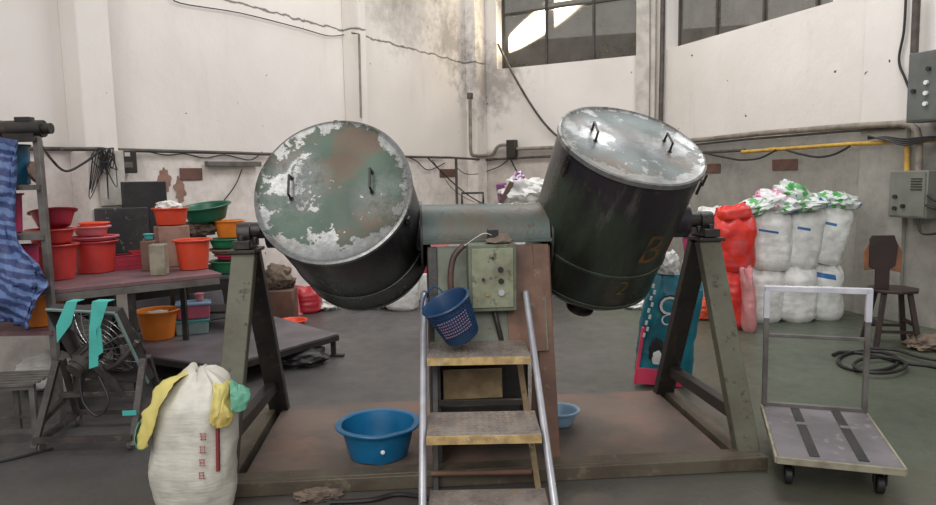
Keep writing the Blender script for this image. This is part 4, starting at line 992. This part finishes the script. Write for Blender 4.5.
# local: x across (0.56), y depth. front faces +y
for x in (-.29, .27):
    mb = MB().bar((x, -.20, .03), (x + (.07 if x < 0 else .02), -.02, .50), .04, .03, (0, 1, 0)); mb.build('front_leg', M['fansteel'], FN, bevel=.003)
    mb = MB().bar((x, .30, .03), (x + (.07 if x < 0 else .02), .04, .50), .035, .03, (0, 1, 0)); mb.build('rear_leg', M['fansteel'], FN, bevel=.003)
    mb = MB().bar((x, -.20, .06), (x, .30, .06), .03, .03, (0, 0, 1)); mb.build('foot_bar', M['fansteel'], FN)
    mb = MB().bar((x, -.1, .16), (x + .03, .24, .26), .03, .03, (0, 0, 1)); mb.build('diagonal_bar', M['fansteel'], FN)
mb = MB().bar((-.29, -.20, .08), (.27, -.20, .08), .03, .03, (0, 0, 1)); mb.build('cross_bar', M['fansteel'], FN)
mb = MB().bar((-.29, .28, .08), (.27, .28, .08), .03, .03, (0, 0, 1)); mb.build('cross_bar', M['fansteel'], FN)
for x in (-.27, .25):
    for y in (-.17, .27): mb = MB().cyl((x - .012, y, .032), (x + .012, y, .032), .032, n=20); mb.build('castor', M['greymetal'], FN)
fm = WM[FN] @ Matrix.Translation((.02, .05, .585)) @ Matrix.Rotation(R(-20), 4, 'Z') @ Matrix.Rotation(R(24), 4, 'X')   # shroud frame, its axis is local y
hw = .255; dep = .07
mb = MB(); mb.box((0, -.01, hw), (2 * hw, dep, .006)); mb.box((0, -.01, -hw), (2 * hw, dep, .006))
for s_ in (-1, 1): mb.box((s_ * hw, -.01, 0), (.006, dep, 2 * hw))
mb.box((0, .1, 0), (0.001, 0.001, 0.001))
sh = mb.build('shroud', mat('dark_fan_shroud', (66, 62, 62), (52, 48, 48), 6, rough=.55), FN, mtx=fm, smooth=False)
mb = MB()
n = 40
for k in range(n):   # plate with round hole
    a0, a1 = 2 * math.pi * k / n, 2 * math.pi * (k + 1) / n
    def sq(a):
        c, s_ = math.cos(a), math.sin(a); m_ = max(abs(c), abs(s_)); return (c / m_ * hw, s_ / m_ * hw)
    r = .235; y = .022
    q = [mb.bm.verts.new((r * math.cos(a0), y, r * math.sin(a0))), mb.bm.verts.new((r * math.cos(a1), y, r * math.sin(a1))), mb.bm.verts.new((sq(a1)[0], y, sq(a1)[1])), mb.bm.verts.new((sq(a0)[0], y, sq(a0)[1]))]
    mb.bm.faces.new(q)
mb.build('venturi_plate', M['fansteel'], sh, smooth=False, solid=.004)
mb = MB().bar((-hw, -.04, hw + .004), (hw, -.04, hw + .004), .014, .012, (0, 0, 1)); mb.bar((hw + .004, -.04, -hw), (hw + .004, -.04, hw), .012, .014, (0, 1, 0)); mb.build('shroud_rim', M['tealclear'], sh)
mb = MB()
for r in (.05, .075, .10, .125, .15, .175, .20, .225, .245):
    yy = -.07 + (r / .245) ** 2 * .12
    mb.tube([(r * math.cos(2 * math.pi * k / 40), yy, r * math.sin(2 * math.pi * k / 40)) for k in range(40)], .0022, 5, closed=True)
for k in range(16):
    a = 2 * math.pi * k / 16; mb.tube([(r * math.cos(a), -.07 + (r / .245) ** 2 * .12, r * math.sin(a)) for r in (.05, .11, .17, .21, .245)], .003, 5)
mb.build('wire_guard', M['steel'], FN, mtx=fm)
for k in range(5):
    a = 2 * math.pi * k / 5; c, s_ = math.cos(a), math.sin(a)
    P = lambda r, w, yy: V((c * r - s_ * w, yy - .06, s_ * r + c * w))
    mb = cloth([[P(.05, -.03, .10), P(.05, 0, .08), P(.05, .03, .06)], [P(.14, -.05, .11), P(.14, 0, .085), P(.14, .05, .06)], [P(.22, -.06, .10), P(.22, 0, .085), P(.22, .06, .07)]], 10, 8, .0, 1)
    mb.build('blade', M['greymetal'], FN, mtx=fm, solid=.003)
mb = MB().cyl((-.02, -.20, -.03), (0, .03, 0), .06, n=28); mb.cyl((-.022, -.23, -.033), (-.02, -.20, -.03), .05, n=28)
for k in range(10):
    a = 2 * math.pi * k / 10; mb.box((-.01 + .06 * math.cos(a), -.08, -.012 + .06 * math.sin(a)), (.008, .18, .008), (0, -a, 0))
mb.build('motor', M['fansteel'], FN, mtx=fm)
mb = MB(); mb.tube([(-.27, -.0, -.16), (-.1, -.1, -.11), (.1, -.1, -.10), (.2, -.06, -.04), (.275, -.0, .03)], .016, 8, 5); mb.build('motor_bracket', M['fansteel'], FN, mtx=fm)
mb = MB(); mb.bar((-.02, -.08, .50), (-.12, -.02, .30), .04, .03); mb.bar((.02, -.08, .50), (.16, -.02, .28), .04, .03); mb.bar((-.22, -.02, .29), (.24, -.02, .29), .03, .03, (0, 0, 1)); mb.build('support_strut', M['fansteel'], FN, bevel=.003)
for pts in ([(66, 302), (77, 302), (71, 324), (57, 343), (56, 326)], [(92, 302), (108, 302), (99, 330), (98, 366), (89, 369), (89, 330)], [(99, 325), (101, 330), (103, 352), (98, 356), (96, 330)]):
    mb = MB(); q = [PY(x, y, 3.86) for x, y in pts]; mb.prism(q, .003, (0, 1, 0)); mb.prism([q[0], q[1], q[1] + V((.01, .06, .002)), q[0] + V((.01, .06, .002))], .003) if len(pts) > 5 or pts[0][0] == 66 else None
    mb.build('tape_band', M['tape'], FN, world=True, smooth=False)
mb = MB().box((.25, -.165, .215), (.08, .003, .03)); mb.build('tape_scrap', M['tape'], FN)
mb = MB().tube([(-.04, -.12, .42), (-.02, -.14, .28), (.06, -.15, .2), (.12, -.13, .28), (.06, -.1, .42)], .008, 8, 6); mb.build('power_cable', M['cable'], FN)
mb = MB().tube([V((-2.45, 3.95, .008)), V((-2.6, 3.8, .008)), V((-2.75, 3.72, .008)), V((-3.0, 3.7, .008)), V((-3.3, 3.5, .008))], .008, 8, 6)
tag(mb.build('floor_cable', M['cable'], base=True), 'black cable on the floor left of the fan', 'cable')

# ------------------------------------------------------------------ pipes, boxes and cables on the walls
def wp(w, pts, off=.04): return [w.px(x, y, off) for x, y in pts]
def pipe(w, pts, r, m, name, label, cat='pipe', off=.04, smooth=0, group=None):
    mb = MB().tube(wp(w, pts, off), r, 10, smooth); return tag(mb.build(name, M[m], base=True), label, cat, group)
# left wall main conduit sits in front of columns
pipe(WL, [(-30, 148), (60, 149), (95, 149)], .018, 'darkpipe', 'wall_pipe', 'dark thin pipe on the left wall behind the rack', off=.04)
o = None
mb = MB().tube([WL.px(60, 149, .04), WL.px(64, 149, .28), WL.px(100, 149, .28), WL.px(118, 150, .06), WL.px(238, 153, .05), WL.px(262, 154, .05), WL.px(338, 155, .05), WL.px(341, 155, .32), WL.px(366, 156, .32), WL.px(369, 156, .05), WL.px(445, 157.5, .05), WL.px(452, 157.7, .25), WL.px(474, 159, .25), WB.px(482, 160, .1)], .018, 10)
tag(mb.build('wall_pipe', M['darkpipe'], base=True), 'long dark pipe running along the left wall past the columns', 'pipe')
mb = MB().tube([WL.px(470, 98, .24), WL.px(470.5, 140, .24), WL.px(471, 152, .24), WL.px(474, 155.5, .24), WB.px(486, 155.5, .12), WB.px(493, 154, .09), WB.px(496, 149, .09), WB.px(500, 145.5, .09), WB.px(509, 145, .09)], .028, 10, 5)
tag(mb.build('wall_conduit', M['greypipe'], base=True), 'grey conduit coming down the far corner and bending right to the junction box', 'conduit')
mb = MB().cyl(WL.px(470, 93, .24), WL.px(470, 99, .24), .05); tag(mb.build('pipe_fitting', M['darkpipe'], base=True), 'dark round fitting on top of the corner conduit', 'fitting')
pipe(WL, [(352, 33), (359, 34), (361, 118)], .015, 'greypipe', 'wall_conduit', 'thin conduit on the tall column above the left drum', 'conduit', off=.30)
pipe(WL, [(172, -6), (180, 3), (240, 13), (300, 28), (330, 36), (352, 33)], .006, 'cable', 'wall_cable', 'thin black cable high on the left wall', 'cable', off=.03, smooth=5)
mb = MB().tube([PY(35, 136, 4.9), WL.px(52, 160, .3), WL.px(66, 171, .32), WL.px(84, 163, .32), WL.px(101, 150, .33)], .010, 8, 8)
tag(mb.build('wall_cable', M['cable'], base=True), 'black cable sagging from the rack to the left column', 'cable')
WL_tangle = MB(); random.seed(21)
for k in range(11):
    x0 = random.uniform(98, 113); pts = [(x0, 148)]
    for j in range(4): pts.append((x0 + random.uniform(-9, 9), 150 + random.uniform(0, 38) * (j % 2 + .3)))
    pts.append((random.uniform(100, 114), 148)); WL_tangle.tube(wp(WL, pts, .28 + .006 * k), .004, 6, 6)
tag(WL_tangle.build('cable_tangle', M['cable'], base=True), 'tangle of thin black cables on the left column', 'cable')
board(96, 126, 150, 205, .25, 'paper', 'stained_board', 'stained pale board under the cable tangle on the left column', th=.02)
def wbox(w, x0, x1, y0, y1, off, dep, m, name, label, cat):
    a, b = w.px(x0, y0, off + dep), w.px(x1, y1, off + dep); u0, u1 = sorted(((a - w.A).dot(w.d), (b - w.A).dot(w.d))); z0, z1 = sorted((a.z, b.z))
    mb = MB(); w.slab(mb, u0, u1, z0, z1, off, off + dep); root = tag(mb.build(name, M[m], base=True, bevel=.008), label, cat); return root, (u0, u1, z0, z1)
def wpart(w, root, u0, u1, z0, z1, o0, o1, m, name):
    mb = MB(); w.slab(mb, u0, u1, z0, z1, o0, o1); return mb.build(name, M[m], root, world=True, smooth=False)
r_, (u0, u1, z0, z1) = wbox(WL, 119, 138, 150, 173, .03, .09, 'darksteel', 'meter_box', 'small dark meter box on the left wall beside the cable tangle', 'meter')
wpart(WL, r_, u0 + .05, u1 - .07, z0 + .15, z1 - .02, .12, .125, 'paper', 'dial_face'); wpart(WL, r_, u0 + .04, u1 - .05, z0 + .05, z0 + .1, .12, .125, 'greymetal', 'name_plate')
r_, (u0, u1, z0, z1) = wbox(WL, 208, 262, 161, 166.5, .03, .06, 'greymetal', 'tube_lamp', 'unlit grey fluorescent tube fitting on the left wall', 'lamp')
pipe(WL, [(242, 169), (236, 184), (226, 198), (219, 206)], .006, 'cable', 'wall_cable', 'thin cable hanging below the tube fitting', 'cable', off=.03, smooth=6)
pipe(WL, [(142, 150), (165, 155), (185, 154), (205, 158), (225, 155), (250, 160), (262, 152)], .006, 'cable', 'wall_cable', 'thin wavy cable under the pipe between meter box and tube fitting', 'cable', off=.035, smooth=6)
def patch(w, x0, x1, y0, y1, m, label, name='wall_patch', off=.003):
    r_, _ = wbox(w, x0, x1, y0, y1, off, .012, m, name, label, 'patch'); return r_
patch(WL, 180, 203, 168, 180, 'patch', 'brown rectangular patch on the left wall under the tube fitting')
patch(WL, 440, 456, 169, 177, 'patch', 'small brown patch on the left wall near the far corner')
def blotch(px, py, sx, sz, seed, label):
    mb = MB(); c = WL.px(px, py, .004); n_ = 40; pts = []
    for k in range(n_):
        a = 2 * math.pi * k / n_; rr = 1 + .55 * mn.noise(V((math.cos(a) * 2.2 + seed, math.sin(a) * 2.2, 0)))
        pts.append(c + WL.d * (math.cos(a) * sx * rr) + V((0, 0, math.sin(a) * sz * rr)))
    mb.prism(pts, .004, WL.n); return tag(mb.build('peeled_patch', M['chipped'], base=True, smooth=False), label, 'patch')
blotch(164, 181, .07, .12, 3, 'ragged peeled plaster patch left of the brown arrow shaped patch'); blotch(180, 190, .06, .13, 8, 'ragged peeled plaster patch behind the black panel')
# thin wires left of centre, back corner
pipe(WL, [(369, 157), (385, 168), (400, 157), (415, 160), (428, 170), (445, 163)], .008, 'cable', 'wall_cable', 'sagging cable loops on the left wall right of the left drum', 'cable', off=.04, smooth=6)
pipe(WL, [(428, 158), (450, 180), (468, 195), (485, 205)], .010, 'cable', 'wall_cable', 'cable running down from the pipe towards the mixer housing', 'cable', off=.22, smooth=6)
pipe(WL, [(456, 157), (457, 205)], .022, 'darkpipe', 'wall_conduit', 'dark upright conduit left of the far corner', 'conduit', off=.22)
pipe(WL, [(432, 160), (441, 172), (450, 186), (462, 196), (474, 202)], .005, 'cable', 'wall_cable', 'thin slack wire left of the dark upright conduit', 'cable', off=.24, smooth=6)
pipe(WL, [(457, 168), (466, 174), (478, 174)], .006, 'cable', 'wall_cable', 'thin cable curving right from the dark upright conduit', 'cable', off=.26, smooth=6)
# back wall
pipe(WB, [(514, 149), (556, 147.5), (637, 144)], .03, 'greypipe', 'wall_pipe', 'grey pipe right of the junction box on the back wall', off=.08)
pipe(WB, [(478, 160), (556, 156), (637, 152)], .022, 'darkpipe', 'wall_pipe', 'dark thinner lower pipe on the back wall', off=.06)
r_, _ = wbox(WB, 506, 515, 140, 158, .04, .12, 'darksteel', 'junction_box', 'small dark junction box on the back wall right of the corner', 'box')
pipe(WB, [(510, 158), (500, 166), (485, 172), (470, 174), (455, 171)][:3], .008, 'cable', 'wall_cable', 'cable curving left from the junction box', 'cable', off=.05, smooth=6)
pipe(WB, [(511, 160), (516, 170), (524, 185)], .012, 'cable', 'wall_cable', 'cable dropping right from the junction box to the packs', 'cable', off=.06, smooth=6)
mb = MB().tube([WB.px(498, 44, .05), WB.px(512, 72, .12), WB.px(528, 100, .16), WB.px(545, 124, .12), WB.px(562, 139, .06), WB.px(590, 149, .06)], .02, 8, 8)
tag(mb.build('wall_cable', M['darkpipe'], base=True), 'thick cable sagging from the window down behind the right drum', 'cable')
# right wall
pipe(WR, [(663, -10), (662, 60), (660, 150)], .035, 'darkpipe', 'wall_conduit', 'dark vertical conduit beside the column right of the window', 'conduit', off=.06)
pipe(WB, [(650, -10), (650, 60), (649, 150)], .008, 'greypipe', 'wall_conduit', 'thin conduit with clips on the column between the windows', 'conduit', off=.14)
pipe(WR, [(664, 143), (710, 139), (760, 133.5), (830, 128), (855, 126), (900, 124), (911, 125), (917, 130), (919, 140), (919, 172)], .034, 'greypipe', 'wall_pipe', 'thick dusty grey pipe along the right wall turning down', off=.12)
pipe(WR, [(664, 148), (745, 139.5), (850, 131), (905, 128)], .014, 'darkpipe', 'wall_pipe', 'thin dark pipe just below the thick grey pipe', off=.10)
pipe(WR, [(664, 157), (700, 153), (745, 150)], .020, 'darkpipe', 'wall_pipe', 'dark pipe end left of the yellow pipe', off=.10)
mb = MB().tube(wp(WR, [(742, 152), (850, 144), (907, 141.5), (960, 139)], .14), .022, 12); mb.tube(wp(WR, [(907, 141), (907, 172)], .14), .026, 12)
mb.cyl(*wp(WR, [(903, 142), (911, 141.6)], .14), .034); mb.cyl(*wp(WR, [(770, 150), (776, 149.6)], .14), .030)
tag(mb.build('wall_pipe', M['yellowpipe'], base=True), 'yellow painted pipe with a tee along the right wall', 'pipe')
mb = MB().tube(wp(WR, [(708, 154), (728, 158), (742, 160), (760, 158), (776, 150)], .2), .012, 8, 8); tag(mb.build('wall_cable', M['cable'], base=True), 'black cable looping under the left part of the yellow pipe', 'cable')
mb = MB().tube(wp(WR, [(786, 150), (800, 154), (818, 157), (835, 154), (850, 146)], .2), .012, 8, 8); tag(mb.build('wall_cable', M['cable'], base=True), 'black cable looping under the middle of the yellow pipe', 'cable')
mb = MB()
for k in range(4): mb.tube(wp(WR, [(868, 139 - k), (885, 137 + k), (905, 139 + k * 2), (930, 137 + k), (960, 138 + k)], .17 + .012 * k), .009, 6, 6)
tag(mb.build('cable_bundle', M['cable'], base=True), 'bundle of black cables along the yellow pipe at the right edge', 'cable')
patch(WR, 703, 720, 164, 173, 'patch', 'small brown patch on the right wall beside the right drum', off=.003)
patch(WR, 772, 797, 159.5, 170, 'patch', 'brown patch on the right wall above the white sacks', off=.003)
pipe(WR, [(917, -10), (914, 60)], .035, 'darkpipe', 'wall_conduit', 'dark conduit rising from the upper electric cabinet', 'conduit', off=.10)
pipe(WR, [(906, -6), (904, 30), (899, 60), (905, 78), (910, 90)], .012, 'cable', 'wall_cable', 'grey cable curving down to the upper electric cabinet', 'cable', off=.09, smooth=6)
def cabinet(x0, x1, y0, y1, m, label, dep, knobs, vents):
    root, (u0, u1, z0, z1) = wbox(WR, x0, x1, y0, y1, .07, dep, m, 'electric_cabinet', label, 'electric cabinet')
    f = .07 + dep
    wpart(WR, root, u0 + .02, u1 - .02, z0 + .02, z1 - .02, f, f + .008, m, 'cabinet_door')
    for (tu, tz, k) in knobs:
        c = WR.p(u0 + (u1 - u0) * tu, z0 + (z1 - z0) * tz, f); mb = MB().cyl(c, c + WR.n * .03, .02, n=16); mb.build('knob', M[k], root, world=True)
    for k in range(vents): wpart(WR, root, u1 - .16, u1 - .05, z1 - .08 - k * .025, z1 - .07 - k * .025, f + .008, f + .014, 'darksteel', 'vent_slot')
    return root, (u0, u1, z0, z1, f)
rt, g_ = cabinet(909, 955, 54, 119, 'boxd', 'dark grey electric cabinet with four knobs, upper one at the right edge', .22, [(.45, .74, 'black'), (.42, .55, 'whiteink'), (.42, .4, 'whiteink'), (.42, .25, 'whiteink'), (.16, .45, 'black')], 0)
rt, g_ = cabinet(890, 926, 171, 219, 'box', 'paler grey electric cabinet below the yellow pipe on the right wall', .20, [(.2, .45, 'darksteel'), (.42, .25, 'black'), (.2, .2, 'darksteel')], 5)
mb = MB().tube(wp(WR, [(918, 219), (921, 232), (932, 234), (946, 228), (950, 200)], .25), .012, 8, 6); mb.tube(wp(WR, [(926, 205), (938, 208), (950, 195)], .28), .014, 8, 6); mb.tube(wp(WR, [(928, 195), (935, 200), (950, 205)], .3), .016, 8, 6)
tag(mb.build('cable_bundle', M['cable'], base=True), 'black cables hanging below the paler electric cabinet', 'cable')
# floor cables right
random.seed(4)
mb = MB()
def loop(cx, cy, rx, ry, ph, z, n=14, turns=1.0):
    return [PZ(cx + rx * math.cos(ph + 2 * math.pi * turns * k / n), cy + ry * math.sin(ph + 2 * math.pi * turns * k / n), z) for k in range(n + 1)]
mb.tube(loop(868, 361, 30, 10, 3.0, .014, 18, 1.1), .014, 8, 4); mb.tube(loop(880, 365, 26, 8, .5, .04, 16, 1.0), .014, 8, 4)
mb.tube([PZ(x, y, .014) for x, y in ((833, 355), (842, 352), (868, 354), (900, 362), (930, 366), (955, 372))], .014, 8, 6)
mb.tube([PZ(x, y, .036) for x, y in ((870, 348), (895, 350), (915, 356), (936, 360), (955, 362))], .013, 8, 6)
tag(mb.build('hose_coil', M['cable'], base=True), 'black hose coiled loosely on the floor in front of the stool', 'hose')
o = crumple((.34, .26, .13), 51, .4, 4).build('cloth_bundle', M['cloth']); p = PZ(928, 349, 0); place(o, (p.x, p.y, 0)); tag(o, 'grey brown rag lying by the right wall behind the hose', 'cloth')
# rags and cable on the mixer front
mb = MB().tube([PZ(x, y, .014) for x, y in ((330, 502), (370, 500), (400, 494))] + [V((-.15, 3.18, .02)), V((.1, 3.16, .02)), V((.30, 3.2, .02))], .012, 8, 6)
tag(mb.build('floor_cable', M['cable'], base=True), 'dark cable on the floor in front of the mixer base', 'cable')
o = crumple((.2, .10, .05), 61, .5, 4).build('rag', M['cloth']); p = PZ(318, 499, 0); place(o, (p.x, p.y, 0)); tag(o, 'dirty rag on the floor before the mixer front beam', 'rag')
